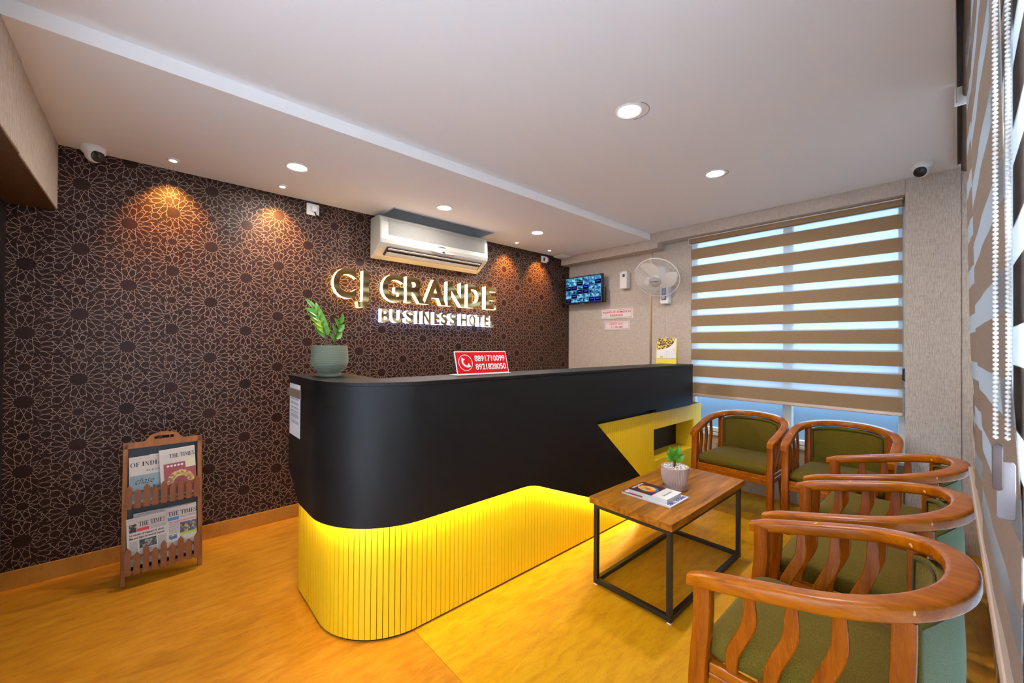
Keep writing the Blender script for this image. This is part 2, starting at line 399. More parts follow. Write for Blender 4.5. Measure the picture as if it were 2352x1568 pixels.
M['chairwood'] = wood('varnished_red_brown_wood', (.23, .045, .001), (.54, .155, .0025), 'y', .24, .0, 5, wear=True)
M['chairwood_v'] = wood('varnished_red_brown_wood_upright', (.18, .032, .001), (.43, .108, .0022), 'z', .26, .0, 5)
M['olive'] = fabric('olive_weave', (.100, .066, .004), (.265, .190, .017))
M['piping'] = plain('dark_olive_piping', (.05, .045, .008), .9)
M['oak'] = wood('oak_tabletop', (.12, .034, .003), (.56, .215, .014), 'x', .44, .0, 5, spec=.22)
M['rackwood'] = wood('stained_pine', (.12, .031, .002), (.29, .082, .006), 'z', .5, .05, 5)
M['rackframe'] = wood('light_stained_pine', (.18, .055, .006), (.36, .122, .014), 'z', .5, .05, 5)
M['navy'] = plain('dark_blue_board', (.006, .009, .014), .5, vary=.3, scale=40)
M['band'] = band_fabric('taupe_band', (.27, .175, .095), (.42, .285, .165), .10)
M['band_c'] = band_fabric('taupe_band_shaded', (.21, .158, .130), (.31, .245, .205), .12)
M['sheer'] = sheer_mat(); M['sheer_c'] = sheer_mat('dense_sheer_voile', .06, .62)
M['glass'] = frosted('frosted_film_glass', (.245, .285, .32), .10, .95)
M['doorglass'] = frosted('daylight_fill_glass', (.42, .43, .45), .04, .1)  # glass of the added door, transmission set for daylight fill
M['milkglass'] = [frosted('bright_tuned_glass', (.93, .94, .95), .04, .1), frosted('dim_tuned_glass', (.28, .285, .295), .06, .1), frosted('dark_tuned_glass', (.27, .272, .275), .06, .1)]  # pane brightness stepped from near to far to shape daylight on the ceiling
M['lowglass'] = frosted('low_film_glass', (.20, .225, .25), .06, .1)
M['winframe'] = plain('white_aluminium', (.72, .74, .76), .4)
M['rail'] = plain('champagne_rail', (.60, .47, .38), .35, metal=.3)
M['gold'] = plain('mirror_gold', (.66, .48, .20), .05, metal=1.0, vary=.12, scale=9)
M['lit_warm'] = emit('warm_lit_acrylic', (1, .58, .18), 6.0)
M['lit_cool'] = emit('cool_lit_acrylic', (.48, .55, 1), 4.5)
M['lamp'] = emit('lamp_diffuser', (1, .93, .84), 14.0, False)
M['lamp_s'] = emit('spot_lens', (1, .88, .7), 12.0, False)
M['led'] = emit('led_tape', (1, .80, .30), 80.0)
M['red'] = plain('sign_red', (.58, .005, .008), .6, vary=.02, spec=.12)
M['redink'] = plain('red_ink', (.60, .02, .025), .5, vary=.02)
M['paper'] = plain('paper_white', (.74, .72, .70), .7, vary=.03)
M['news'] = plain('newsprint', (.60, .55, .51), .85, vary=.04)
M['ink'] = plain('black_ink', (.015, .015, .015), .7)
M['blueink'] = plain('blue_ink', (.05, .06, .33), .6)
M['copy'] = print_text('body_copy', (.12, .12, .12), (.60, .55, .51), 330, .55)
M['leaf'] = plain('glossy_leaf', (.085, .31, .020), .32, vary=.35, scale=12)
M['leaf_y'] = plain('yellow_green_leaf', (.28, .46, .02), .35, vary=.3, scale=14)
M['stem'] = plain('plant_stem', (.10, .075, .02), .6, vary=.2)
M['sage'] = plain('sage_ceramic', (.165, .185, .125), .5, vary=.05)
M['blush'] = plain('blush_ceramic', (.52, .36, .31), .55, vary=.05)
M['pebble'] = plain('white_pebbles', (.86, .87, .86), .6, vary=.1, scale=50)
M['soil'] = plain('potting_soil', (.03, .02, .012), .9, vary=.3)
M['brownwood'] = plain('dark_door_veneer', (.010, .006, .005), .5, vary=.2)
M['clear'] = plain('clear_plastic', (.17, .145, .15), .18, vary=.1)
M['beads'] = plain('white_beads', (.62, .605, .58), .3)
M['tape'] = plain('brown_tape', (.24, .18, .12), .45)
M['cable'] = plain('black_cable', (.01, .01, .01), .5)
M['bluepanel'] = plain('blue_panel', (.10, .14, .42), .4)
M['underside'] = linen('shaded_grasscloth', (.10, .055, .03), (.17, .10, .06))  # same paper as the header; the doorway's shade is put into this colour
M['liner'] = plain('grey_liner', (.5, .5, .5), .6)
M['sage_cloth'] = fabric('sage_green_weave', (.15, .165, .085), (.26, .275, .155))

# ================================================================== THE ROOM
YA, XB, ZL, ZH = 3.436, 4.11, 2.46, 2.523
fl = struct('floor', MB().box(-.66, 4.3, -.18, 3.6, -.08, -.004), M['skirt'], 'ochre sheet floor of the reception', 'floor')
struct('floor_sheet', MB().box(-.66, .938, -.18, 3.6, -.004, 0), M['floor_a'], None, None, fl)
struct('floor_sheet', MB().box(.94, 4.3, -.18, 3.6, -.004, 0), M['floor_b'], None, None, fl)
struct('wall_back', MB().box(-.66, 4.3, YA, YA + .1, 0, 2.7), M['stars'], 'dark brown wall papered with a bronze star lattice', 'wall')
struct('baseboard_back', MB().box(-.575, XB, YA - .012, YA, 0, .097), M['skirt'], 'ochre skirting along the star wallpaper', 'baseboard', bev=.002)
struct('wall_right', MB().frame((-.2, 3.6, 0, 2.7), (.262, 1.83, .50, 2.43), XB, XB + .12, True), M['linen_h'], 'beige woven-paper wall around the window', 'wall')
struct('wall_front', MB().frame((-.7, 4.3, .84, 2.7), (-.45, 3.80, .94, 2.47), -.2, -.10), M['linen'], 'beige wall with the long window beside the camera', 'wall')
struct('wall_front_base', MB().frame((-.7, 4.3, 0, .84), (-.45, 3.80, .30, .80), -.2, -.10), M['linen'], 'beige wall base below the near blinds', 'wall')
struct('wall_left', MB().frame((-.2, 3.6, 0, 2.7), (.02, 1.45, .04, 2.15), -.68, -.585, True), M['linen'], 'beige wall at the entrance side', 'wall')
d1 = struct('door_1', MB().box(-.585, -.574, 2.35, 3.434, 0, 2.09), M['brownwood'], 'almost black doorway at the edge of the star wallpaper', 'door')
struct('door_frame', MB().box(-.584, -.570, 2.28, 2.35, 0, 2.09), M['brownwood'], None, None, d1)
h1 = struct('trim_1', MB().box(-.585, -.39, 2.522, YA, 2.09, ZL), M['linen'], 'beige papered header box over the dark doorway', 'bulkhead', bev=.003)
h2 = struct('trim_2', MB().box(-.585, -.386, 1.5, 2.516, 2.09, ZL), M['linen'], 'beige papered header box nearer the camera, split by a dark joint', 'bulkhead', bev=.003)
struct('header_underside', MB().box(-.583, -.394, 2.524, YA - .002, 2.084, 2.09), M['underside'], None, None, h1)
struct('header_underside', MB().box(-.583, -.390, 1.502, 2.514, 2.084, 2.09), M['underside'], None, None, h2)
struct('ceiling', MB().box(-.68, 4.3, -.2, 2.21, ZH, 2.66), M['ceil'], 'pale painted main ceiling', 'ceiling')
# dropped soffit with the slot above the air conditioner
SX0, SX1, SY = 1.49, 2.557, 3.11
sof = [(-.68, 2.2), (4.2, 2.2), (4.2, 3.5), (SX1, 3.5), (SX1, SY), (SX0, SY), (SX0, 3.5), (-.68, 3.5)]
so = struct('ceiling_soffit', MB().prism(sof, lambda p: (p[0], p[1], ZL), lambda p: (p[0], p[1], 2.60)), M['ceil'], 'lower ceiling strip along the star wallpaper', 'ceiling')
struct('soffit_edge', MB().box(-.6, 3.945, 2.196, 2.2, ZL - .001, ZH), M['beam'], None, None, so)
struct('slot_lid', MB().box(SX0 - .05, SX1 + .05, SY - .05, 3.5, 2.60, 2.62), M['liner'], None, None, so)
struct('slot_edge', MB().box(SX0, SX1, SY, SY + .004, 2.452, 2.60), M['liner'], None, None, so)
struct('slot_edge', MB().box(SX0, SX0 + .004, SY, YA, 2.452, 2.60), M['liner'], None, None, so)
struct('slot_edge', MB().box(SX1 - .004, SX1, SY, YA, 2.452, 2.60), M['liner'], None, None, so)
struct('slot_back', MB().box(SX0, SX1, YA - .006, YA - .001, 2.44, 2.60), M['liner'], None, None, so)
hd = [(.251, 2.417), (2.11, 2.417), (2.11, 2.36), (YA, 2.36), (YA, ZL), (2.2, ZL), (2.2, ZH), (.251, ZH)]
struct('trim_3', MB().prism(hd, lambda p: (3.945, p[0], p[1]), lambda p: (XB, p[0], p[1])), M['linen_h'], 'beige papered header above window and television, stepped at the fan', 'bulkhead', bev=.003)
struct('wall_pillar', MB().box(3.945, XB, -.012, .251, 0, ZH), M['linen'], 'beige papered pillar between the two windows', 'pillar', bev=.003)
struct('trim_4', MB().box(3.953, XB, -.1, -.0135, 0, ZH), M['linen'], 'narrow papered return beside the pillar', 'pillar')
struct('trim_5', MB().box(XB - .006, XB, 2.262, 2.282, 0, 2.36), plain('brass_strip', (.36, .29, .21), .35, metal=.7), 'thin brass joint strip on the beige wall behind the fan', 'trim')

# windows
w1 = struct('window_1', MB().frame((.262, 1.83, .50, 2.43), (.30, 1.79, .54, 2.39), XB + .02, XB + .07, True), M['winframe'], 'white framed window behind the striped blind', 'window', bev=.003)
struct('mullion', MB().box(XB + .015, XB + .075, .965, 1.03, .54, 2.39), M['winframe'], None, None, w1)
struct('window_sill', MB().box(XB - .02, XB + .03, .262, 1.83, .475, .50), M['winframe'], None, None, w1)
struct('pane', MB().box(XB + .045, XB + .049, .30, .965, .54, 2.39), M['glass'], None, None, w1)
struct('pane', MB().box(XB + .045, XB + .049, 1.03, 1.79, .54, 2.39), M['glass'], None, None, w1)
w2 = struct('window_2', MB().frame((-.45, 3.80, .94, 2.47), (-.40, 3.75, .98, 2.42), -.17, -.12), M['winframe'], 'white framed window wall behind the near blinds', 'window', bev=.003)
for k, (a, b) in enumerate(((-.40, .92), (.98, 2.32), (2.38, 3.75))):
    struct('pane', MB().box(a, b, -.148, -.144, .98, 2.42), M['milkglass'][k], None, None, w2)
for a in (.92, 2.32): struct('mullion', MB().box(a, a + .06, -.175, -.115, .98, 2.42), M['winframe'], None, None, w2)

w3 = struct('window_3', MB().frame((-.45, 3.80, .30, .80), (-.40, 3.75, .34, .76), -.17, -.12), M['winframe'], 'low white framed window under the near blinds', 'window', bev=.003)
for k, (a, b) in enumerate(((-.40, .92), (.98, 2.32), (2.38, 3.75))):
    struct('pane', MB().box(a, b, -.148, -.144, .34, .76), M['lowglass'], None, None, w3)
for a in (.92, 2.32): struct('mullion', MB().box(a, a + .06, -.175, -.115, .34, .76), M['winframe'], None, None, w3)
d2 = struct('daylight_door', MB().frame((.02, 1.45, .04, 2.15), (.08, 1.39, .10, 2.09), -.66, -.62, True), M['winframe'], 'unseen glazed door added beside the camera for daylight fill', 'door', bev=.003)  # added out of view to bring neutral daylight onto the ceiling
struct('door_pane', MB().box(-.645, -.640, .08, 1.39, .10, 2.09), M['doorglass'], None, None, d2)

# ================================================================== RECEPTION COUNTER
CX, CY = .95, 2.035
def path(r, y_end, x_end, na=24):
    p = [(CX - r, y_end), (CX - r, CY)]
    p += [(CX - r * math.cos(PI / 2 * k / na), CY - r * math.sin(PI / 2 * k / na)) for k in range(1, na)]
    return p + [(CX, CY - r), (x_end, CY - r)]
counter = thing('reception_counter', 'black and yellow curved reception counter with glowing slatted base', 'counter', (2.2, 1.9, 0))
def cpoly(name, outer, inner, z0, z1, mat, bev=0, **k):
    pl = outer + inner
    return part(name, MB().prism(pl, lambda p: (p[0], p[1], z0), lambda p: (p[0], p[1], z1)), mat, counter, bev=bev, **k)
cpoly('core', path(.316, 2.40, 3.12), [(3.12, 1.91), (.84, 1.91), (.84, 2.40)], .012, 1.148, M['black'])
cpoly('plinth', path(.322, 2.40, 4.05), [(4.05, 1.90), (.84, 1.90), (.84, 2.40)], 0, .012, M['dark'])
cpoly('counter_top', path(.377, 2.45, 3.777), [(3.777, 1.915), (.845, 1.915), (.845, 2.45)], 1.150, 1.168, M['black'], bev=.002)
part('end_board', MB().box(.64, .845, 2.40, 2.45, 0, 1.149), M['black'], counter)
# black front board: left panel with a stepped lower edge and a slanted right end
def zb_side(y): return .527 if y < 2.24 else .527 + (y - 2.24) * .69
def front_board():
    p = path(.375, 2.45, 0)[:-1]; pts = []
    for a, b in zip(p, p[1:]):
        d = math.dist(a, b); n = max(1, int(d / .03))
        pts += [(a[0] + (b[0] - a[0]) * k / n, a[1] + (b[1] - a[1]) * k / n) for k in range(n)]
    R = .375; t = .012
    out = []
    for x, y in pts + [(CX, CY - R)]:
        zb = zb_side(y) if x < CX - R + 1e-6 else .527
        nx, ny = (1, 0) if x < CX - R + 1e-6 else ((CX - x) / R, (CY - y) / R) if y < CY and x < CX - 1e-6 else (0, 1)
        out.append((x, y, nx, ny, zb, 1.150))
    def zlow(x):
        if x < 1.60: return .527
        s = .527 - .386 * (x - 1.665)
        if x < 1.74:
            u = (x - 1.60) / .14; return (1 - u) ** 2 * .527 + 2 * u * (1 - u) * .527 + u * u * (.527 - .386 * (1.74 - 1.665))
        return max(.03, s)
    def ztop(x): return 1.150 if x < 1.885 else max(.03, .814 - .838 * (x - 2.272)) if x > 1.874 else 1.15
    x = CX
    while x < 3.20:
        x = min(3.20, x + .02); out.append((x, CY - R, 0, 1, zlow(x), min(1.150, ztop(x)) if x > 1.873 else 1.150))
    rings = [[(x, y, zb), (x, y, max(zt, zb + .001)), (x + nx * t, y + ny * t, max(zt, zb + .001)), (x + nx * t, y + ny * t, zb)] for x, y, nx, ny, zb, zt in out]
    return MB().loft(rings)
part('front_board', front_board(), M['black'], counter, smooth=True, label='matt black curved front board with a slanted end')
up = [(1.865, 1.15), (2.26, .819), (3.777, .819), (3.777, 1.15)]
part('upper_board', MB().prism(up, lambda p: (p[0], 1.6625, p[1]), lambda p: (p[0], 1.674, p[1])), M['black'], counter)
part('upper_core', MB().box(3.12, 3.765, 1.676, 1.91, .786, 1.148), M['black'], counter)
part('core_rail', MB().box(3.12, 4.05, 1.712, 1.90, .655, .784), M['black'], counter)
part('core_base', MB().box(3.12, 4.05, 1.716, 1.90, .012, .358), M['black'], counter)
part('core_end', MB().box(3.921, 4.05, 1.716, 1.90, .358, .655), M['black'], counter)
NX0, NX1, NZ0, NZ1, ND = 3.137, 3.905, .374, .639, 1.885
part('niche_shelf', MB().box(NX0, NX1, 1.703, ND, NZ0 - .014, NZ0), M['yellow'], counter)
part('niche_lid', MB().box(NX0, NX1, 1.703, ND, NZ1, NZ1 + .014), M['yellow'], counter)
part('niche_side', MB().box(NX1, NX1 + .014, 1.703, ND, NZ0 - .014, NZ1 + .014), M['yellow'], counter)
part('niche_side', MB().box(NX0 - .014, NX0, 1.703, ND, NZ0 - .014, NZ1 + .014), M['yellow'], counter)
part('niche_back', MB().box(NX0, NX1, ND, ND + .012, NZ0, NZ1), M['black'], counter)
# slats
SW, SP, ST = .0230, .02605, .011
def slat_mesh(z0, z1):
    m = MB().box(-SW / 2, SW / 2, 0, ST, z0, z1); me = m.mesh('slat', M['yellow']); return me
full, low, high = slat_mesh(.013, .78), slat_mesh(.013, NZ0 - .001), slat_mesh(NZ1 + .001, .78)
yp = path(.333, 2.40, 4.054); L = [0]
for a, b in zip(yp, yp[1:]): L.append(L[-1] + math.dist(a, b))
s = SP / 2
while s < L[-1] - .005:
    k = max(i for i in range(len(L)) if L[i] <= s); a, b = yp[k], yp[k + 1]; u = (s - L[k]) / (L[k + 1] - L[k])
    x, y = a[0] + (b[0] - a[0]) * u, a[1] + (b[1] - a[1]) * u
    ang = math.atan2(b[1] - a[1], b[0] - a[0])
    if CX - .333 < x < CX: ang = math.atan2(-(CX - x), CY - y)
    off = Vector((2.2, 1.9, 0))
    def put(me): link('slat', me, counter, Vector((x, y, 0)) - off, (0, 0, ang))
    if NX0 + .008 < x < NX1 - .008 and y < 1.71: put(low); put(high)
    else: put(full)
    s += SP
# LED tape behind the lower edge of the board
tp = []
for x, y in path(.358, 2.30, 1.60): tp.append((x, y, (zb_side(y) if x < CX - .35 else .527) + .012))
tp += [(1.70, CY - .358, .527), (2.0, CY - .358, .41), (2.4, CY - .358, .256), (2.85, CY - .358, .08)]
led = MB()
rings = []
for i, p in enumerate(tp):
    a = Vector(tp[max(0, i - 1)]); b = Vector(tp[min(len(tp) - 1, i + 1)]); d = (b - a); nrm = Vector((d.y, -d.x, 0)).normalized()
    c = Vector(p); w = nrm * .005; rings.append([c - w, c + w, c + w + Vector((0, 0, .003)), c - w + Vector((0, 0, .003))])
part('led_tape', led.loft(rings), M['led'], counter)
# taped notice on the side of the counter
no = thing('paper_notice', 'white printed sheet taped to the black end of the counter', 'notice', (.572, 2.3, .9))
part('sheet', MB().box(.5728, .5738, 2.225, 2.425, .855, 1.125), M['paper'], no)
part('print', MB().box(.5722, .5728, 2.245, 2.40, .92, 1.06), print_text('form_print', (.12, .13, .2), (.70, .69, .70), 160, .5), no)
part('tape_strip', MB().box(.5715, .5722, 2.205, 2.45, 1.055, 1.10), M['tape'], no, label='strip of brown tape')

# ================================================================== COFFEE TABLE
tb = thing('coffee_table', 'low coffee table with oak top on a black steel cube frame', 'table', (2.336, 1.15, 0))
X0, X1, Y0, Y1, ZT = 1.853, 2.822, .910, 1.394, .490
part('table_top', MB().box(X0, X1, Y0, Y1, ZT - .036, ZT), M['oak'], tb, bev=.002)
fx0, fx1, fy0, fy1, bt = X0 + .018, X1 - .022, Y0 + .014, Y1 - .018, .024
for x in (fx0, fx1 - bt):
    for y in (fy0, fy1 - bt):
        lg = part('leg', MB().box(x, x + bt, y, y + bt, .008, ZT - .036), M['steel'], tb, bev=.0015)
        part('foot_pad', MB().box(x + .002, x + bt - .002, y + .002, y + bt - .002, 0, .008), M['white'], lg)
for z in (.012, ZT - .037 - bt):
    for y in (fy0, fy1 - bt): part('frame_bar', MB().box(fx0 + bt, fx1 - bt, y, y + bt, z, z + bt), M['steel'], tb, bev=.0015)
    for x in (fx0, fx1 - bt): part('frame_bar', MB().box(x, x + bt, fy0 + bt, fy1 - bt, z, z + bt), M['steel'], tb, bev=.0015)

# ================================================================== ARMCHAIRS
def rail_path():
    pts = []
    for k in range(7): pts.append((.278 + .010 * math.sin(PI * .5 * k / 6), .305 - .305 * k / 6))
    for k in range(1, 32):
        th = PI * k / 32; c, s_ = math.cos(th), math.sin(th); n = 2.25
        pts.append((.288 * math.copysign(abs(c) ** (2 / n), c), -.270 * abs(s_) ** (2 / n)))
    for k in range(6, -1, -1): pts.append((-(.278 + .010 * math.sin(PI * .5 * k / 6)), .305 - .305 * k / 6))
    return pts
def rail_z(y): return .596 + .24 * max(0, min(.575, .305 - y))
def chair_build(label):
    c = thing('armchair', label, 'armchair', group='matching wooden armchairs')
    P = dict(parent=c, world=False)
    pts = rail_path(); rings = []
    for i, (x, y) in enumerate(pts):
        a = Vector(pts[max(0, i - 1)]); b = Vector(pts[min(len(pts) - 1, i + 1)]); d = (b - a).normalized(); nrm = Vector((d.y, -d.x))
        back = smooth01(-y / .27); w = .0265 + .006 * back; h = .044 - .002 * back; z = rail_z(y)
        end = min(i, len(pts) - 1 - i)
        if end == 0: w *= .78; h *= .8
        sec = rrect(-w, w, -h / 2, h / 2, .012, 4)
        rings.append([(x + nrm.x * q, y + nrm.y * q, z + h / 2 - (.006 if end == 0 else 0) * 0 + r) for q, r in sec])
    part('arm_rail', MB().loft(rings), M['chairwood'], smooth=True, **P)
    def post(name, x, y0, prof, wx, wy, z0, z1):
        rr = []
        n = 12
        for k in range(n + 1):
            z = z0 + (z1 - z0) * k / n; dy = prof(z)
            rr.append([(x + q, y0 + dy + r, z) for q, r in rrect(-wx / 2, wx / 2, -wy / 2, wy / 2, .006, 2)])
        return part(name, MB().loft(rr), M['chairwood_v'], smooth=True, **P)
    for sx in (-1, 1):
        post('front_leg', sx * .274, .262, lambda z: .016 * math.sin(PI * min(1, z / .5)) - .018 * smooth01((.2 - z) / .2), .044, .050, 0, .628)
        post('rear_leg', sx * .232, -.165, lambda z: -.07 * smooth01((.36 - z) / .36) - .012 * smooth01((z - .36) / .3), .040, .046, 0, rail_z(-.165) + .004)
        # three curved splats
        for j, y0 in enumerate((.155, .055, -.045)):
            z0, zt = .375, rail_z(y0) + .006; rr = []
            for k in range(15):
                u = k / 14; z = z0 + (zt - z0) * u
                y = y0 + .052 * (1 - smooth01((u - .15) / .62)) - .022; w = .021 + .019 * math.sin(PI * (.15 + .75 * u))
                x = sx * (.262 + .020 * u)
                rr.append([(x + q, y + r, z) for q, r in rrect(-.007, .007, -w / 2, w / 2, .003, 1)])
            part('splat', MB().loft(rr), M['chairwood_v'], smooth=True, **P)
        part('side_rail', MB().box(sx * .262 - .014, sx * .262 + .014, -.165, .245, .318, .385), M['chairwood'], bev=.004, **P)
        part('rail_bead', MB().box(sx * .262 - .018, sx * .262 + .018, -.165, .245, .345, .358), M['chairwood'], bev=.004, **P)
    part('front_rail', MB().box(-.255, .255, .247, .278, .318, .385), M['chairwood'], bev=.004, **P)
    part('rail_bead', MB().box(-.255, .255, .247, .283, .345, .358), M['chairwood'], bev=.004, **P)
    part('back_rail', MB().box(-.232, .232, -.19, -.16, .318, .385), M['chairwood'], bev=.004, **P)
    # seat cushion
    def seat_ring(s_, z, sag):
        out = []
        for x, y in rrect(-.256 * s_, .256 * s_, -.205 * s_ + .02, .25 * s_ + .02, .05, 6):
            if y < 0: x *= 1 - .22 * (-y / .2) ** 1.5
            out.append((x, y, z))
        return out
    rr = [seat_ring(s_, z, 0) for s_, z in ((.97, .386), (1.02, .400), (1.03, .420), (1.0, .440), (.93, .454), (.8, .462), (.55, .468), (.25, .470))]
    part('seat', MB().loft(rr), M['olive'], smooth=True, **P)
    # upholstered back following the curve of the rail
    def back_pt(u, v, off):
        x = .212 * (2 * u - 1); y = -.238 * (1 - abs(x / .290) ** 2.3) ** (1 / 2.3) - .004
        zt = rail_z(y) + .002 - .014 * abs(2 * u - 1) ** 6; zb = .34
        z = zb + (zt - zb) * v; puff = .012 * math.sin(PI * min(1, max(0, v))) ** .6 * (1 - abs(2 * u - 1) ** 6)
        return (x, y + off + puff * (1 if off > 0 else -1), z)
    mb = MB(); nu, nv = 16, 10; ringsb = []
    for j in range(nv + 1):
        v = j / nv
        ringsb.append([back_pt(i / nu, v, .016) for i in range(nu + 1)] + [back_pt(i / nu, v, -.018) for i in range(nu, -1, -1)])
    bk = part('backrest', mb.loft(ringsb), M['olive'], smooth=True, **P)
    part('back_cover', MB().grid(lambda u, v: tuple(Vector(back_pt(.01 + .98 * u, .0 + .95 * v, -.018)) + Vector((0, -.003, 0))), 16, 8, (0, .004, 0)), M['sage_cloth'], smooth=True, label='sage green outer cover', **P)
    pth = [back_pt(.03, v / 10, .02) for v in range(4, 10)] + [back_pt(.03 + .94 * u / 12, .965, .02) for u in range(13)] + [back_pt(.97, v / 10, .02) for v in range(9, 3, -1)]
    part('piping', MB().tube(pth, .0035, 6), M['piping'], bk, smooth=True, world=False)
    return c
ch = chair_build('olive armchair nearest the camera with scuffed arm tips, in front of the near blinds')
spots = [(1.546, .262, 0, None), (2.240, .258, .01, 'olive armchair in the middle of the three along the near blinds'),
         (2.957, .262, 0, 'olive armchair farthest along the near blinds, in the corner beside the pillar'),
         (3.655, 1.196, PI / 2, 'olive armchair under the window, next to the yellow end of the counter'),
         (3.665, .556, PI / 2, 'olive armchair under the window, next to the pillar corner')]
for i, (x, y, rz, lb) in enumerate(spots):
    o = ch if i == 0 else copy_tree(ch)
    o.location = (x, y, 0); o.rotation_euler = (0, 0, rz)
    if lb: o['label'] = lb

# ================================================================== STRIPED ROLLER BLINDS
def band_set(root, brown, sheer, geo, mat, sm=None):
    for z0, z1 in brown: part('fabric_band', geo(z0, z1), mat, root, smooth=True)
    for z0, z1 in sheer: part('sheer_band', geo(z0, z1), sm or M['sheer'], root, smooth=True)
BX = 4.045; by0, by1 = .272, 1.795
b1 = thing('striped_blind', 'brown and white striped roller blind over the far window', 'blind', (BX, 1.03, .84))
bz = [(2.304, 2.202), (2.135, 2.033), (1.969, 1.866), (1.803, 1.699), (1.637, 1.533), (1.471, 1.366), (1.306, 1.201), (1.142, 1.036), (.975, .868)]
brown = [(b, a) for a, b in bz]
tops = [2.36] + [b for b, a in brown]; shz = [(brown[0][1], 2.362)] + [(brown[i + 1][1], brown[i][0]) for i in range(len(brown) - 1)]
band_set(b1, brown, shz, lambda a, b: MB().box(BX, BX + .0015, by0, by1, a, b), M['band'])
for a, b in brown: part('rear_band', MB().box(BX + .028, BX + .0295, by0 + .01, by1 - .008, a + .006, b + .012), M['band'], b1)
prof = [(-.03, 2.405), (-.034, 2.39), (-.034, 2.375), (-.028, 2.362), (.03, 2.362), (.03, 2.405)]
part('cassette', MB().prism(prof, lambda p: (BX + p[0], by0 - .004, p[1]), lambda p: (BX + p[0], by1 + .014, p[1])), M['band'], b1, bev=.002)
part('cassette_lid', MB().box(BX - .034, BX + .034, by0 - .006, by1 + .016, 2.405, 2.413), M['winframe'], b1, bev=.001)
part('end_cap', MB().box(BX - .036, BX + .03, by1 + .014, by1 + .019, 2.348, 2.412), M['white'], b1, bev=.003)
part('bottom_rail', MB().box(BX - .012, BX + .014, by0 - .006, by1 - .004, .840, .868), M['rail'], b1, bev=.006, seg=3)
part('bead_chain', MB().tube([(BX - .012, .262, 2.36), (BX - .012, .262, 1.16)], .0022, 6).tube([(BX + .006, .258, 2.36), (BX + .006, .258, 1.16)], .0022, 6), M['beads'], b1, kind='stuff')
tn = part('chain_tensioner', MB().box(BX - .02, BX + .012, .246, .272, 1.10, 1.19), M['dark'], b1, bev=.008)
part('tensioner_tip', MB().box(BX - .016, BX + .008, .249, .269, 1.05, 1.10), M['clear'], tn, bev=.005)

def yfab(x, z):
    ks = ((.90, -.047), (1.04, -.043), (1.40, -.036), (1.72, -.0315), (1.86, -.040), (2.02, -.043), (2.18, -.033), (2.32, -.0285), (2.45, -.0335), (2.66, -.042))
    y = ks[-1][1]
    for (a, ya), (b, yb) in zip(ks, ks[1:]):
        if x <= b:
            y = ya + (yb - ya) * smooth01((x - a) / (b - a)); break
    return y + .005 * max(0, min(1.5, (z - 1.42) / .33)) - .013 * smooth01((1.42 - z) / .36)
def near_blind(name, label, x0, x1, yf, zs, rail_y, chain, xr=None):
    xr = xr or x1
    r = thing(name, label, 'blind', ((x0 + x1) / 2, -.05, .79))
    geo = lambda a, b: MB().grid(lambda u, v: (x0 + (x1 - x0) * u, yf(x0 + (x1 - x0) * u, a + (b - a) * v), a + (b - a) * v), max(4, int((x1 - x0) / .02)), 2, (0, -.0012, 0))
    P_, sh = .167, .064
    z = zs
    while z - P_ > .83: z -= P_
    br, se = [], []
    lo = .825
    while True:
        br.append((lo, z)) ; se.append((z, min(z + sh, 2.43))); lo = z + sh; z += P_
        if z > 2.40: br.append((lo, 2.43)); break
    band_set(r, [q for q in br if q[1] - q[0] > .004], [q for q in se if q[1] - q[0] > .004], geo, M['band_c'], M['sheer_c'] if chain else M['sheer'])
    ra, rb = rail_y
    part('bottom_rail', MB().add([(x0, ra - .008, .795), (x1, rb - .008, .795), (x1, rb + .008, .795), (x0, ra + .008, .795), (x0, ra - .008, .825), (x1, rb - .008, .825), (x1, rb + .008, .825), (x0, ra + .008, .825)],
         [(0, 3, 2, 1), (4, 5, 6, 7), (0, 1, 5, 4), (1, 2, 6, 5), (2, 3, 7, 6), (3, 0, 4, 7)]), M['rail'], r, bev=.004)
    part('fascia', MB().box(x0 - .005, xr + .005, .004, .008, 2.43, 2.505), M['rail'], r, bev=.001)
    part('cassette_lid', MB().box(x0 - .005, xr + .005, -.060, .004, 2.500, 2.505), M['dark'], r)
    part('roller', MB().tube([(x0, -.032, 2.465), (xr, -.032, 2.465)], .021, 12), M['band_c'], r, smooth=True)
    part('bracket', MB().box(x0 - .010, x0 - .005, -.05, .012, 2.425, 2.51), M['white'], r, bev=.003)
    if chain:
        cx_ = .852
        for yy in (-.0335, -.0445):
            mb = MB(); zc = 2.44
            while zc > 1.215:
                w_ = .0022 * smooth01((1.34 - zc) / .3) if yy < -.04 else 0
                mb.lathe([(.0006, -.0031), (.0008, -.0024), (.0019, -.0020), (.0026, -.0011), (.0029, 0), (.0026, .0011), (.0019, .0020), (.0008, .0024), (.0006, .0031)], 8, (cx_, yy + w_, zc)); zc -= .0061
            part('bead_strand', mb, M['beads'], r, smooth=True, kind='stuff')
        te = part('chain_tensioner', MB().prism(rrect(-.0395, -.0300, 1.150, 1.212, .0046, 5), lambda p: (cx_ - .009, p[0], p[1]), lambda p: (cx_ - .001, p[0], p[1])), plain('brown_plastic', (.03, .012, .008), .3), r, bev=.001)
        part('tensioner_body', MB().prism(rrect(-.0505, -.0340, 1.112, 1.188, .004, 4), lambda p: (cx_ - .004, p[0], p[1]), lambda p: (cx_ + .006, p[0], p[1])), M['clear'], te, bev=.001)
    return r
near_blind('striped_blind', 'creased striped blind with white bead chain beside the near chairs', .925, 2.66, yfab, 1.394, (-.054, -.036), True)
near_blind('striped_blind', 'bright striped blind at the extreme edge of the picture, behind the bead chain', -.40, 1.08, lambda x, z: -.0615, 1.312, (-.0615, -.0615), False, .905)
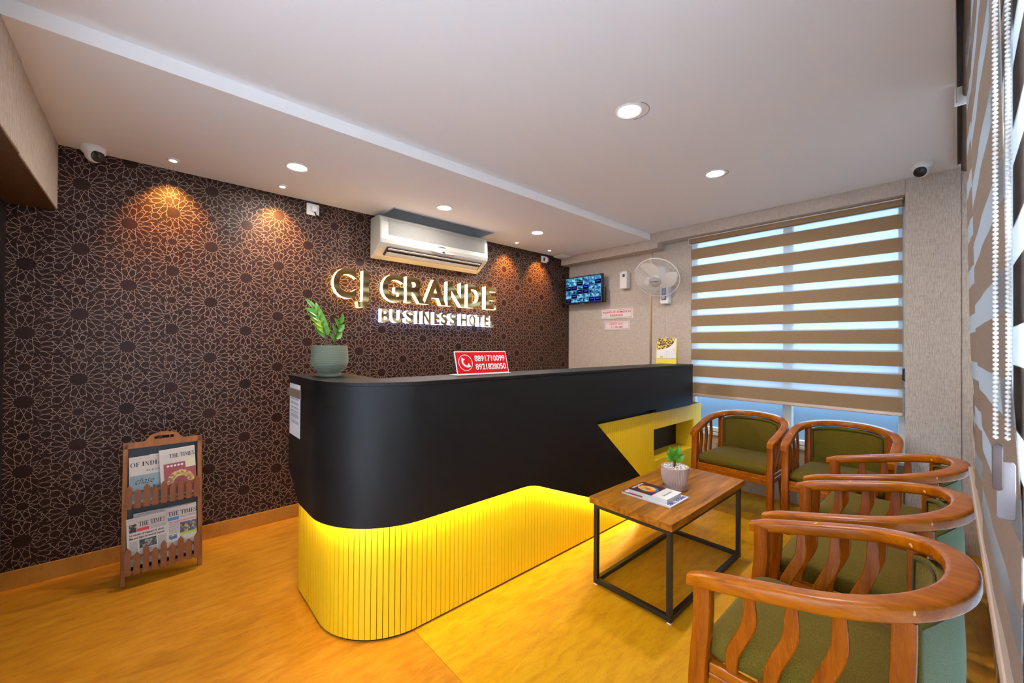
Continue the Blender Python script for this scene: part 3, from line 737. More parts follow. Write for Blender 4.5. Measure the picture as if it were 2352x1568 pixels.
near_blind('striped_blind', 'striped blind in the far corner between pillar and creased blind', 2.70, 3.79, lambda x, z: -.060, 1.394, (-.060, -.060), False)

# ================================================================== CEILING LAMPS
def downlight(x, y, z, lab, grp, tilt=False, on_=True):
    o = thing('downlight', lab, 'ceiling light', (x, y, z), group=grp)
    R_ = .068
    part('trim_ring', MB().lathe([(R_ - .014, -.004), (R_ - .006, -.007), (R_, -.003), (R_, 0), (R_ - .016, 0)], 40, cap=False), M['white'], o, smooth=True, world=False)
    part('diffuser', MB().lathe([(.0, -.0005), (R_ - .014, -.0005), (R_ - .014, -.003), (0, -.003)], 40, cap=False), M['lamp'], o, world=False)
    light('downlight_light', 'AREA', (x, y, z - .010), DOWNLIGHT_W, WARM_WHITE, o, shape='DISK', size=.10)
    return o
downlight(.694, 2.82, ZL, 'recessed round downlight on the lower ceiling near the corner camera', 'round downlights')
downlight(1.797, 2.83, ZL, 'recessed round downlight on the lower ceiling in front of the air conditioner', 'round downlights')
downlight(2.878, 2.82, ZL, 'recessed round downlight on the lower ceiling toward the television', 'round downlights')
downlight(1.789, 1.113, ZH, 'larger-looking downlight on the main ceiling with torn plaster edge', 'round downlights')
downlight(2.875, 1.117, ZH, 'downlight on the main ceiling nearest the far window', 'round downlights')
for x, y, s_ in ((1.789, 1.113, 1), (2.875, 1.117, .8)):
    pts = [(x + .018 + .078 * s_ * math.cos(a), y - .012 + .078 * s_ * math.sin(a), ZH - .0006) for a in [math.radians(-120 + 10 * k) for k in range(16)]]
    pk = part('plaster_crack', MB().tube(pts, [.0008 + .0016 * abs(math.sin(k * 1.7)) for k in range(16)], 4), M['grey'], None, world=False)
    pk.parent = bpy.data.objects['ceiling']; pk['kind'] = 'structure'
def spot(x, y, lab):
    o = thing('spotlight', lab, 'spotlight', (x, y, ZL), group='small warm spotlights along the star wallpaper')
    part('trim_ring', MB().lathe([(.016, -.006), (.022, -.008), (.034, -.002), (.034, 0), (.016, 0)], 28, cap=False), M['white'], o, smooth=True, world=False)
    part('lens', MB().lathe([(0, -.002), (.017, -.002), (.016, -.009), (0, -.012)], 24, cap=False), M['lamp_s'], o, smooth=True, world=False)
    light('spotlight_light', 'SPOT', (x, y, ZL - .022), SPOT_W, SPOT_COL, o, rot=(math.radians(30), 0, 0), spot_size=math.radians(78), spot_blend=.9, shadow_soft_size=.015)
spot(.104, 3.237, 'small spotlight nearest the corner camera, washing the star wallpaper')
spot(.702, 3.236, 'small spotlight left of the white socket, washing the star wallpaper')
spot(2.986, 3.241, 'small spotlight just past the air conditioner')
spot(3.513, 3.242, 'small spotlight in the corner beside the square ceiling plate')
ap = thing('access_point', 'square white plastic plate under the ceiling in the far corner', 'access point', (3.835, 3.32, ZL))
part('housing', MB().loft([[(3.835 + a * s_, 3.32 + b * s_, z) for a, b in rrect(-.085, .085, -.085, .085, .02)] for s_, z in ((.8, ZL), (1, ZL - .012), (1, ZL - .022), (.75, ZL - .034))]), M['white'], ap, smooth=True)

def dome_camera(x, y, z, aim, lab, dz=0):
    o = thing('dome_camera', lab, 'security camera', (x, y, z))
    part('mount', MB().lathe([(.0, 0), (.050, 0), (.054, -.012), (.052, -.030), (.040, -.044), (0, -.05)], 32, cap=False), M['white'], o, smooth=True, world=False)
    d = Vector(aim).normalized(); c = Vector((0, 0, -.046)) + Vector((d.x, d.y, 0)) * .008
    q = d.to_track_quat('Z', 'Y').to_matrix().to_4x4()
    R_ = .042; prof = [(R_ * math.sin(a), -R_ * math.cos(a)) for a in [math.radians(8 * k) for k in range(18)]]
    ball = MB().lathe(prof, 28, cap=True); ball.v = [tuple(q @ Vector(v) + c) for v in ball.v]
    bo = part('ball', ball, M['white'], o, smooth=True, world=False)
    ln = MB().lathe([(.0, .0275), (.0, .0275), (.030, .0265), (.033, .0295), (.028, .0345), (.0, .038)], 28, cap=False); ln.v = [tuple(q @ Vector(v) + c) for v in ln.v]
    le = part('lens_window', ln, M['dark'], bo, smooth=True, world=False)
    for a, rr in ((0, .006),):
        e = MB().lathe([(0, .0375), (rr, .0372), (rr * .6, .0395), (0, .040)], 14, cap=False); e.v = [tuple(q @ Vector(v) + c + Vector((0, 0, -.004))) for v in e.v]
        part('lens', e, M['cable'], bo, smooth=True, world=False)
    return o
dome_camera(-.245, 3.345, ZL, (.55, -.75, -.35), 'white dome security camera above the corner of the star wallpaper')
dome_camera(3.69, .155, ZH, (-.85, .25, -.45), 'white dome security camera under the main ceiling beside the pillar')

# ================================================================== AIR CONDITIONER
ac = thing('air_conditioner', 'white split air conditioner mounted under the ceiling on the star wallpaper', 'air conditioner', (2.0, YA, 2.08))
A0, A1 = 1.427, 2.575
pr = [(0, 2.43), (-.15, 2.43), (-.185, 2.415), (-.205, 2.37), (-.212, 2.22), (-.205, 2.19), (-.18, 2.165), (-.155, 2.15), (-.075, 2.10), (-.03, 2.082), (0, 2.082)]
part('housing', MB().prism(pr, lambda p: (A0, YA + p[0], p[1]), lambda p: (A1, YA + p[0], p[1])), M['offwhite'], ac, bev=.012, seg=3)
g = MB(); n = 19
for k in range(n):
    z = 2.262 + (2.392 - 2.262) * k / (n - 1); y = YA - .206 - .006 * (1 - (z - 2.26) / .13)
    g.box(A0 + .075, A1 - .045, y - .0045, y + .004, z, z + .0032)
part('grille_bars', g, plain('ac_grille_grey', (.42, .41, .38), .5), ac, kind='stuff')
oy, oz = YA - .158, 2.150
part('outlet', MB().obox((A0 + .075, YA - .182, 2.172), (1, 0, 0), (0, .78, -.62), (0, -.62, -.78), 0, A1 - A0 - .13, 0, .105, -.02, .004), M['dark'], ac)
for k, (a, b) in enumerate(((.018, .034), (.060, .098))):
    part('flap', MB().obox((A0 + .08, YA - .182, 2.172), (1, 0, 0), (0, .78, -.62), (0, -.62, -.78), .01, A1 - A0 - .15, a, b, .004, .011), M['offwhite'], ac, bev=.002)
v = MB()
for k in range(26): v.obox((A0 + .095 + k * .038, YA - .182, 2.172), (1, 0, 0), (0, .78, -.62), (0, -.62, -.78), 0, .003, .034, .06, .0035, .010)
part('vanes', v, M['dark'], ac, kind='stuff')
dm = MB(); dm.prism([(.13 * math.cos(2 * PI * k / 32), .015 * math.sin(2 * PI * k / 32)) for k in range(32)], lambda p: (p[0], p[1], 0), lambda p: (p[0] * .97, p[1] * .9, .004))
dsp = part('display', on(dm, (2.04, YA - .205, 2.194), (1, 0, 0), (0, .35, .94), (0, -.94, .35)), plain('display_grey', (.40, .42, .42), .3), ac)
part('display_window', MB().obox((2.03, YA - .2095, 2.19), (1, 0, 0), (0, .35, .94), (0, -.94, .35), 0, .03, -.004, .010, 0, .002), M['dark'], dsp)
part('brand_mark', on(text_mb('O GENERAL', .001, height=.011, bold=.02), (1.985, YA - .2125, 2.232), (1, 0, 0), (0, 0, 1), (0, -1, 0)), M['ink'], ac)

# ================================================================== LIT WALL SIGN
def glyph_sign(root, letters, z0, z1, yf, lit, bold, yref):
    sc_ = yf / yref; z0, z1 = 1.34 + (z0 - 1.34) * sc_, 1.34 + (z1 - 1.34) * sc_
    for chx, xa, xb, dz0, dz1 in letters:
        xa *= sc_; xb *= sc_
        side = on(text_mb(chx, YA - yf - .012, width=xb - xa, height=z1 - z0 + dz0 + dz1, bold=bold), (xa, YA - .008, z0 - dz0), (1, 0, 0), (0, 0, 1), (0, -1, 0))
        so_ = part('letter', on(text_mb(chx, .004, width=xb - xa, height=z1 - z0 + dz0 + dz1, bold=bold), (xa, yf, z0 - dz0), (1, 0, 0), (0, 0, 1), (0, -1, 0)), M['gold'], root)
        part('letter_side', side, lit, so_)
s1 = thing('hotel_sign', 'large mirror-gold letters CJ GRANDE glowing warm on the star wallpaper', 'sign', (2.0, YA, 1.7))
glyph_sign(s1, [('C', 1.108, 1.293, .004, .004), ('J', 1.303, 1.400, .075, 0), ('G', 1.522, 1.725, .004, .004), ('R', 1.752, 1.945, 0, 0), ('A', 1.935, 2.173, 0, 0), ('N', 2.192, 2.397, 0, 0), ('D', 2.436, 2.618, 0, 0), ('E', 2.671, 2.818, 0, 0)], 1.717, 1.957, YA - .066, M['lit_warm'], .030, 3.386)
s2 = thing('hotel_sign', 'smaller letters BUSINESS HOTEL glowing cold white under the large sign', 'sign', (2.15, YA, 1.53))
glyph_sign(s2, [('B', 1.521, 1.595, 0, 0), ('U', 1.621, 1.715, 0, 0), ('S', 1.754, 1.829, 0, 0), ('I', 1.869, 1.891, 0, 0), ('N', 1.926, 2.010, 0, 0), ('E', 2.053, 2.114, 0, 0), ('S', 2.127, 2.199, 0, 0), ('S', 2.230, 2.305, 0, 0), ('H', 2.366, 2.439, 0, 0), ('O', 2.469, 2.544, 0, 0), ('T', 2.569, 2.642, 0, 0), ('E', 2.668, 2.727, 0, 0), ('L', 2.743, 2.797, 0, 0)], 1.530, 1.648, YA - .070, M['lit_cool'], .025, 3.40)

# sockets
sk = thing('wall_socket', 'white wall socket with a plug and short black cable beside the air conditioner', 'socket', (.96, YA, 2.35))
part('plate', MB().box(.914, 1.006, YA - .010, YA, 2.352, 2.442), M['white'], sk, bev=.003)
pg = part('plug', MB().prism(rrect(.945, .985, 2.375, 2.425, .014), lambda p: (p[0], YA - .010, p[1]), lambda p: (p[0], YA - .040, p[1])), M['white'], sk, bev=.006)
part('cable', MB().tube([(.965, YA - .03, 2.378), (.975, YA - .035, 2.352), (1.005, YA - .03, 2.342), (1.032, YA - .02, 2.36), (1.036, YA - .015, 2.40), (1.035, YA - .012, 2.44)], .006, 8), M['cable'], sk, smooth=True)
sk = thing('wall_switch', 'white wall switch with a red rocker in the far corner', 'switch', (3.64, YA, 2.35))
part('plate', MB().box(3.575, 3.675, YA - .014, YA, 2.353, 2.431), M['white'], sk, bev=.003)
part('rocker', MB().box(3.60, 3.625, YA - .019, YA - .014, 2.372, 2.412), plain('red_rocker', (.18, .01, .01), .3), sk, bev=.002)
part('plug', MB().box(3.632, 3.672, YA - .034, YA - .014, 2.366, 2.416), M['white'], sk, bev=.005)
part('cord', MB().tube([(3.655, YA - .03, 2.366), (3.665, YA - .01, 2.31), (3.72, YA - .004, 2.24), (3.80, YA - .004, 2.17), (3.93, YA - .006, 2.12)], .0025, 6), M['cable'], sk, smooth=True)

# ================================================================== BEIGE WALL: TV, SIGNS, FAN
UX, UZ, UN = (0, -1, 0), (0, 0, 1), (-1, 0, 0)
def tv_mat():
    t = NT('camera_grid_screen'); tc = t.n('ShaderNodeTexCoord'); s = t.n('ShaderNodeSeparateXYZ'); t.t.links.new(tc.outputs['Object'], s.inputs[0])
    u = t.math('MULTIPLY', t.math('ADD', s.outputs[1], .27), 6 / .54); v = t.math('MULTIPLY', t.math('ADD', s.outputs[2], .155), 6 / .31)
    cu, cv = t.math('FLOOR', u), t.math('FLOOR', v)
    c = t.n('ShaderNodeCombineXYZ'); t.put(c.inputs[0], cu); t.put(c.inputs[1], cv); wn = t.n('ShaderNodeTexWhiteNoise', noise_dimensions='2D'); t.t.links.new(c.outputs[0], wn.inputs[0])
    fu, fv = t.math('FRACT', u), t.math('FRACT', v)
    edge = t.math('MAXIMUM', t.math('GREATER_THAN', t.math('ABSOLUTE', t.math('SUBTRACT', fu, .5)), .46), t.math('GREATER_THAN', t.math('ABSOLUTE', t.math('SUBTRACT', fv, .5)), .45))
    c2 = t.n('ShaderNodeCombineXYZ'); t.put(c2.inputs[0], t.math('ADD', u, t.math('MULTIPLY', cu, 3.7))); t.put(c2.inputs[1], t.math('ADD', t.math('MULTIPLY', v, .7), t.math('MULTIPLY', cv, 5.1)))
    n = t.noise(c2.outputs[0], 1.9, 2, .6)
    pic = t.ramp(n, (.34, (.004, .01, .02)), (.47, (.03, .12, .22)), (.56, (.10, .35, .55)), (.68, (.35, .68, .85)))
    dead = t.math('GREATER_THAN', wn.outputs['Value'], .72); bar = t.math('MULTIPLY', t.math('LESS_THAN', t.math('ABSOLUTE', t.math('SUBTRACT', fv, .58)), .06), t.math('LESS_THAN', t.math('ABSOLUTE', t.math('SUBTRACT', fu, .5)), .28))
    off = t.mix(bar, (.002, .003, .012), (.10, .14, .75))
    col = t.mix(dead, pic, off); col = t.mix(edge, col, (.03, .10, .30))
    e = t.n('ShaderNodeEmission'); t.put(e.inputs[0], col); e.inputs[1].default_value = .75; t.m.cycles.emission_sampling = 'NONE'; return t.done(e)
TX = 3.975
tv = thing('television', 'small black television showing a grid of security camera pictures', 'television', (TX, 3.105, 2.02))
part('casing', MB().box(TX, TX + .035, 2.82, 3.392, 1.851, 2.192), M['dark'], tv, bev=.004)
scr = MB().box(TX - .002, TX - .0005, -.27, .27, -.155, .155); scr.v = [(a - TX, b, c) for a, b, c in scr.v]
part('screen', scr, tv_mat(), tv, world=False, loc=(0, 0, .005))
part('logo', MB().box(TX - .001, TX + .004, 3.09, 3.125, 1.846, 1.854), M['grey'], tv)
part('speaker_bulge', MB().box(TX + .02, TX + .06, 2.80, 3.36, 1.85, 2.03), M['dark'], tv, bev=.01)
part('wall_bracket', MB().box(TX + .03, XB, 3.0, 3.2, 1.95, 2.1), M['dark'], tv)

def wall_sign(lab, y0, y1, z0, z1, lines, hs):
    o = thing('notice_sign', lab, 'sign', (XB, (y0 + y1) / 2, z0))
    part('plate', MB().box(XB - .006, XB, y0, y1, z0, z1), M['paper'], o, bev=.001)
    w, h = y1 - y0, z1 - z0
    bo = rrect(.012, w - .012, .010, h - .010, .008); bi = rrect(.0155, w - .0155, .0135, h - .0135, .006); m = MB(); n = len(bo)
    m.add([(a, b, 0) for a, b in bo] + [(a, b, 0) for a, b in bi] + [(a, b, .0006) for a, b in bo] + [(a, b, .0006) for a, b in bi],
          [f for k in range(n) for f in ((2 * n + k, 2 * n + (k + 1) % n, 3 * n + (k + 1) % n, 3 * n + k), (k, (k + 1) % n, 2 * n + (k + 1) % n, 2 * n + k), (n + k, n + (k + 1) % n, 3 * n + (k + 1) % n, 3 * n + k))])
    part('border', on(m, (XB - .006, y1, z0), UX, UZ, UN), M['redink'], o)
    for tx, ww, hh, zz in lines:
        part('lettering', on(text_mb(tx, .0008, width=ww, height=hh, bold=.014, x0=w / 2, y0=zz, align='CENTER'), (XB - .006, y1, z0), UX, UZ, UN), M['redink'], o)
wall_sign('white notice in red reading RIGHTS OF ADMISSION RESERVED', 2.487, 2.927, 1.655, 1.770, [('RIGHTS OF ADMISSION', .375, .024, .066), ('RESERVED', .175, .024, .026)], 0)
wall_sign('white notice in red reading CHECK OUT - 11: 00 AM', 2.528, 2.876, 1.521, 1.622, [('CHECK OUT -', .20, .022, .060), ('11: 00 AM', .15, .022, .022)], 0)

ds = thing('air_freshener', 'white wall dispenser between the television and the fan', 'dispenser', (XB, 2.575, 1.98))
part('case', MB().box(XB - .075, XB, 2.53, 2.625, 1.99, 2.188), M['white'], ds, bev=.008)
part('window', MB().box(XB - .0765, XB - .075, 2.555, 2.585, 2.12, 2.155), M['clear'], ds)
part('button', MB().box(XB - .078, XB - .0765, 2.558, 2.566, 2.125, 2.15), M['dark'], ds)
part('small_mark', MB().box(XB - .0757, XB - .075, 2.598, 2.618, 2.172, 2.177), M['blueink'], ds)

# wall fan: head built along local z, then turned down toward the desk
fan = thing('wall_fan', 'white wall-mounted fan with wire guard above the two notices', 'fan', (XB, 2.08, 1.78))
FC = Vector((3.87, 2.075, 2.035)); ax = Vector((-.775, -.12, -.62)).normalized()
Q = ax.to_track_quat('Z', 'Y').to_matrix().to_4x4(); Q.translation = FC
def head(mb): mb.v = [tuple(Q @ Vector(v)) for v in mb.v]; return mb
R_ = .222
def dome(z_top, r0, sgn):
    def pt(r): u = (r - r0) / (R_ - r0); return z_top * (1 - u ** 2.2)
    return pt
def guard(top, r0, nw):
    f = dome(top, r0, 1); m = MB()
    for k in range(nw):
        a = 2 * PI * k / nw
        pts = []
        for j in range(7):
            r = r0 + (R_ - r0) * j / 6; aa = a + .12 * j / 6; pts.append((r * math.cos(aa), r * math.sin(aa), f(r)))
        m.tube(pts, .0009, 3)
    for r in (.10, .16):
        m.tube([(r * math.cos(2 * PI * k / 40), r * math.sin(2 * PI * k / 40), f(r)) for k in range(40)], .0013, 4, True)
    return m
part('front_guard', head(guard(.075, .058, 84)), M['white'], fan, kind='stuff', smooth=True)
part('rear_guard', head(guard(-.085, .058, 64)), M['white'], fan, kind='stuff', smooth=True)
part('guard_rim', head(MB().tube([(R_ * math.cos(2 * PI * k / 48), R_ * math.sin(2 * PI * k / 48), 0) for k in range(48)], .0062, 8, True)), M['white'], fan, smooth=True)
cap = part('hub_badge', head(MB().lathe([(0, .086), (.045, .085), (.058, .080), (.060, .072), (0, .072)], 32, cap=False)), M['offwhite'], fan, smooth=True)
bd = text_mb('Crompton', .001, width=.082, height=.020, bold=.01, x0=0, y0=-.004, align='CENTER')
Xv = Vector((0, 0, 1)).cross(ax).normalized(); Yv = ax.cross(Xv).normalized()
part('badge_lettering', on(bd, FC + ax * .0855, -Xv if False else Xv, Yv, ax), M['blueink'], cap)
for k in range(3):
    a0 = math.radians(-20 + 120 * k)
    def bl(u, v):
        r = .03 + .165 * u; w = .055 + .105 * math.sin(PI * min(1, u * .62 + .12)); s_ = (v - .5) * w * (1 if u < .85 else math.sqrt(max(.05, 1 - ((u - .85) / .15) ** 2 * .8))); sw = .05 * u * u
        x, y, z = r, s_ + sw, .012 - .28 * s_ * (1 - .4 * u)
        return (x * math.cos(a0) - y * math.sin(a0), x * math.sin(a0) + y * math.cos(a0), z)
    part('blade', head(MB().grid(bl, 12, 8, (0, 0, .0022))), plain('fan_blade_ivory', (.78, .74, .70), .35) if k == 0 else bpy.data.materials['fan_blade_ivory'], fan, smooth=True)
part('spinner', head(MB().lathe([(0, .05), (.022, .046), (.034, .03), (.036, 0), (.03, -.02), (0, -.02)], 24, cap=False)), M['white'], fan, smooth=True)
part('motor', head(MB().lathe([(0, -.03), (.055, -.04), (.062, -.07), (.06, -.13), (.045, -.155), (0, -.16)], 28, cap=False)), M['white'], fan, smooth=True)
part('neck', MB().tube([tuple(FC - ax * .10), (4.03, 2.09, 2.05), (4.05, 2.085, 1.95)], [.03, .028, .026], 12), M['white'], fan, smooth=True)
bs = part('base', MB().prism(rrect(2.035, 2.135, 1.782, 2.00, .018), lambda p: (XB - .002, p[0], p[1]), lambda p: (XB - .07, p[0] * .9 + 2.085 * .1, p[1])), M['white'], fan, bev=.006)
part('control_panel', MB().box(XB - .0725, XB - .070, 2.060, 2.112, 1.82, 1.965), M['bluepanel'], bs, bev=.002)
part('knob', MB().prism([(2.086 + .014 * math.cos(2 * PI * k / 20), 1.848 + .014 * math.sin(2 * PI * k / 20)) for k in range(20)], lambda p: (XB - .0725, p[0], p[1]), lambda p: (XB - .084, p[0], p[1])), M['white'], bs)
part('pull_cord', MB().tube([(XB - .04, 2.125, 1.785), (XB - .04, 2.13, 1.60), (XB - .03, 2.115, 1.45)], .0014, 5), M['beads'], fan)
part('pull_cord', MB().tube([(XB - .04, 2.075, 1.785), (XB - .04, 2.07, 1.43)], .0014, 5), M['beads'], fan)
part('cord_pull', MB().tube([(XB - .04, 2.07, 1.43), (XB - .04, 2.07, 1.40)], .006, 8), M['white'], fan, smooth=True)

# ================================================================== ON THE COUNTER
ZC = 1.168
def pot_rings(prof, ribs, depth, n=48):
    return prof
pl = thing('potted_plant', 'tall leafy stem in a ribbed sage green pot on the counter', 'potted plant', (.712, 2.22, ZC))
prof = [(.0, .0), (.052, 0), (.054, .010), (.051, .014)]
m_ = 26
for k in range(m_ + 1):
    u = k / m_; z = .016 + .142 * u
    r = .054 + .038 * math.sin(min(1, u / .42) * PI / 2) if u < .42 else .092 - .006 * ((u - .42) / .58) ** 2
    prof += [(r, z), (r - .0016, z + .0027)]
prof += [(.086, .160), (.082, .160), (.080, .13), (0, .13)]
pt_ = part('pot', MB().lathe(prof, 48, cap=False), M['sage'], pl, world=False, smooth=False)
part('soil', MB().lathe([(0, .134), (.080, .134), (.080, .130), (0, .130)], 24, cap=False), M['soil'], pl, world=False)
def leaf_mesh(mat, L_=.075, W_=.040):
    def fn(u, v):
        w = W_ * math.sin(PI * u ** .8) ** .75 * (1 - .15 * u); s_ = (v - .5) * w
        return (s_, L_ * u, .35 * abs(s_) - .12 * L_ * u * u)
    return MB().grid(fn, 8, 4, (0, 0, -.0009)).mesh('leaf', mat, True)
LM, LY = leaf_mesh(M['leaf']), leaf_mesh(M['leaf_y'])
def stem_with_leaves(root, base, tip, n, bend, yellow_side, r=.006, size=1.0, roll=0):
    base, tip, bend = map(Vector, (base, tip, bend))
    q = lambda u: base * (1 - u) ** 2 + (base * .5 + tip * .5 + bend) * 2 * u * (1 - u) + tip * u * u
    st_ = part('stem', MB().tube([tuple(q(k / 10)) for k in range(11)], [r * (1 - .65 * k / 10) for k in range(11)], 8), M['stem'], root, smooth=True, world=False)
    for i in range(n):
        u = .32 + .68 * i / (n - 1); p = q(u); d = (q(min(1, u + .02)) - q(u - .02)).normalized()
        s_ = 1 if i % 2 else -1
        side = d.cross(Vector((math.sin(roll), -math.cos(roll), .15))).normalized() * s_
        ydir = (side * (.75 if i < n - 1 else .15) + d * .8).normalized(); zdir = Vector((math.sin(roll), -math.cos(roll), .35)); zdir = (zdir - ydir * zdir.dot(ydir)).normalized(); xdir = ydir.cross(zdir)
        o = link('leaf', LY if (s_ == yellow_side and i in (2, 4)) else LM, root)
        k = size * (1.05 - .25 * abs(u - .6)); mt = Matrix((xdir, ydir, zdir)).transposed().to_4x4(); mt.translation = p; o.matrix_local = mt @ Matrix.Scale(k, 4)
stem_with_leaves(pl, (-.012, 0, .13), (-.068, .03, .345), 11, (.025, 0, 0), -1, .008, 1.02, .6)
stem_with_leaves(pl, (.012, .008, .13), (.045, -.01, .275), 6, (.0, 0, .0), 0, .006, .85, .6)

ps = thing('phone_sign', 'red counter sign with a telephone symbol and two phone numbers', 'sign', (1.45, 1.85, ZC))
o_, ux_, uy_ = Vector((1.262, 1.842, ZC + .002)), Vector((1, -.03, 0)).normalized(), Vector((0, .28, .96)).normalized(); un_ = ux_.cross(uy_)
part('foot', MB().obox(o_, ux_, (0, 1, 0), (0, 0, 1), -.002, .372, -.012, .075, -.002, .001), M['white'], ps)
bdp = part('board', MB().obox(o_, ux_, uy_, -un_ if un_.y > 0 else un_, 0, .37, 0, .135, -.004, 0), M['white'], ps, bev=.001)
nn = un_ if un_.y < 0 else -un_
part('red_face', MB().obox(o_, ux_, uy_, nn, .006, .364, .006, .129, 0, .0012), M['red'], bdp)
for tx, zz in (('8891710099', .074), ('8921828050', .024)):
    part('number', on(text_mb(tx, .0008, width=.222, height=.036, bold=.02, x0=.130, y0=zz), o_ + nn * .0012, ux_, uy_, nn), M['paper'], bdp)
ri = MB(); n = 36
for k in range(n):
    a, b = 2 * PI * k / n, 2 * PI * (k + 1) / n
    ri.add([(.065 + r * math.cos(t_), .068 + r * math.sin(t_), z) for z in (0, .0008) for (r, t_) in ((.047, a), (.047, b), (.0435, b), (.0435, a))], [(4, 5, 6, 7), (0, 1, 5, 4), (2, 3, 7, 6)])
part('ring', on(ri, o_ + nn * .0012, ux_, uy_, nn), M['paper'], bdp)
hs = MB(); inner = []; outer = []
for k in range(13):
    a = math.radians(152 + 146 * k / 12); c_ = (.078, .080)
    e_ = .012 * (smooth01((3 - k) / 2.2) + smooth01((k - 9) / 2.2))
    outer.append((c_[0] + .040 * math.cos(a), c_[1] + .040 * math.sin(a))); inner.append((c_[0] + (.029 - e_) * math.cos(a), c_[1] + (.029 - e_) * math.sin(a)))
hs.prism(outer + inner[::-1], lambda p: (p[0], p[1], 0), lambda p: (p[0], p[1], .0008))
part('handset', on(hs, o_ + nn * .0012, ux_, uy_, nn), M['paper'], bdp)

# desk calendar
ck = thing('desk_calendar', 'yellow desk calendar with a photograph of grains, at the end of the counter', 'calendar', (3.66, 1.86, ZC))
cy0, cy1 = 1.775, 1.965; cxx = 3.655
yel = plain('calendar_yellow', (.78, .62, .05), .5)
o_ = Vector((cxx, cy1, ZC)); ux_ = Vector((.25, -.97, 0)).normalized(); uy_ = Vector((.17, .044, .985)).normalized(); nn = ux_.cross(uy_); nn = nn if nn.x < 0 else -nn
CW, CH = .185, .245
part('stand', MB().obox(o_, ux_, uy_, nn, 0, CW, 0, CH, -.003, 0), yel, ck)
part('back_leg', MB().obox(o_ + uy_ * CH, ux_, (Vector((.17, .044, -.985))).normalized(), -nn, 0, CW, 0, CH * 1.0, 0, .003), yel, ck)
pg = part('page', MB().obox(o_, ux_, uy_, nn, .003, CW - .006, .050, CH - .001, .001, .003), M['paper'], ck)
gr = MB(); gp = [(.004, CH - .002), (CW - .018, CH - .002)] + [(CW - .018 - .155 * (1 - math.cos(PI / 2 * k / 10)) , CH - .002 - .108 * math.sin(PI / 2 * k / 10)) for k in range(1, 11)] + [(.004, CH - .104)]
gr.prism(gp, lambda p: (p[0], p[1], .003), lambda p: (p[0], p[1], .0038))
part('grain_photo', on(gr, o_, ux_, uy_, nn), photo_print('grain_photo', [(.05, .015, .01), (.65, .45, .02), (.12, .04, .012), (.75, .62, .08), (.55, .30, .04), (.08, .02, .01)], 95), pg)
dt = MB()
for r_ in range(6):
    for c_ in range(7): dt.box(.078 + c_ * .0145, .0815 + c_ * .0145, .062 + r_ * .011, .0655 + r_ * .011, .003, .0036)
part('date_grid', on(dt, o_, ux_, uy_, nn), M['grey'], pg, kind='stuff')
part('logo_spot', on(disc(MB(), CW - .028, .135, .009, .003, .0037), o_, ux_, uy_, nn), yel, pg)
part('logo_spot', MB().obox(o_, ux_, uy_, nn, .035, .062, .058, .070, .003, .0037), plain('orange_print', (.75, .35, .02), .5), pg)

# ================================================================== ON THE TABLE
bp = thing('potted_plant', 'small green plant in a fluted blush pot on the coffee table', 'potted plant', (2.339, 1.135, .49))
def fluted(prof_r, z0, z1, n=50, d=.0035):
    m = MB(); rings = []
    for k in range(7):
        u = k / 6; z = z0 + (z1 - z0) * u; r = prof_r(u)
        rings.append([((r - (d if i % 2 else 0)) * math.cos(PI * i / n), (r - (d if i % 2 else 0)) * math.sin(PI * i / n), z) for i in range(2 * n)])
    return m.loft(rings, True)
part('saucer', MB().lathe([(0, 0), (.062, 0), (.070, .006), (.071, .018), (.067, .018), (.064, .010), (0, .010)], 40, cap=False), M['blush'], bp, smooth=True, world=False)
part('pot_foot', MB().lathe([(0, .010), (.058, .010), (.060, .038), (0, .038)], 36, cap=False), M['blush'], bp, smooth=True, world=False)
part('pot', fluted(lambda u: .066 + .012 * math.sin(min(1, u * 1.4) * PI / 2), .034, .128), M['blush'], bp, world=False)
part('pot_rim', MB().lathe([(.074, .126), (.079, .127), (.079, .133), (.0725, .133), (.071, .118)], 40, cap=False), M['blush'], bp, smooth=True, world=False)
pb = MB(); rnd = random.Random(3)
for k in range(110):
    a, r = rnd.uniform(0, 2 * PI), .068 * math.sqrt(rnd.random()); s_ = rnd.uniform(.004, .007)
    pb.lathe([(0, -s_ * .6), (s_, 0), (0, s_ * .6)], 5, (r * math.cos(a), r * math.sin(a), .1285 + rnd.uniform(0, .004)), cap=False)
part('pebble_bed', MB().lathe([(0, .1225), (.071, .1225), (.071, .126), (0, .1275)], 28, cap=False), M['pebble'], bp, world=False)
part('pebbles', pb, M['pebble'], bp, world=False, kind='stuff')
for (bx_, by_, tx_, ty_, tz_) in ((-.008, 0, -.012, 0, .178), (.010, .002, .014, 0, .178)):
    part('stem', MB().tube([(bx_, by_, .125), (bx_, by_, .15), (tx_, ty_, tz_)], [.0055, .0045, .003], 8), M['stem'], bp, smooth=True, world=False)
rl = Vector((-.67, -.74, 0))  # rosette opens toward the room
rg = Vector((.74, -.67, 0))
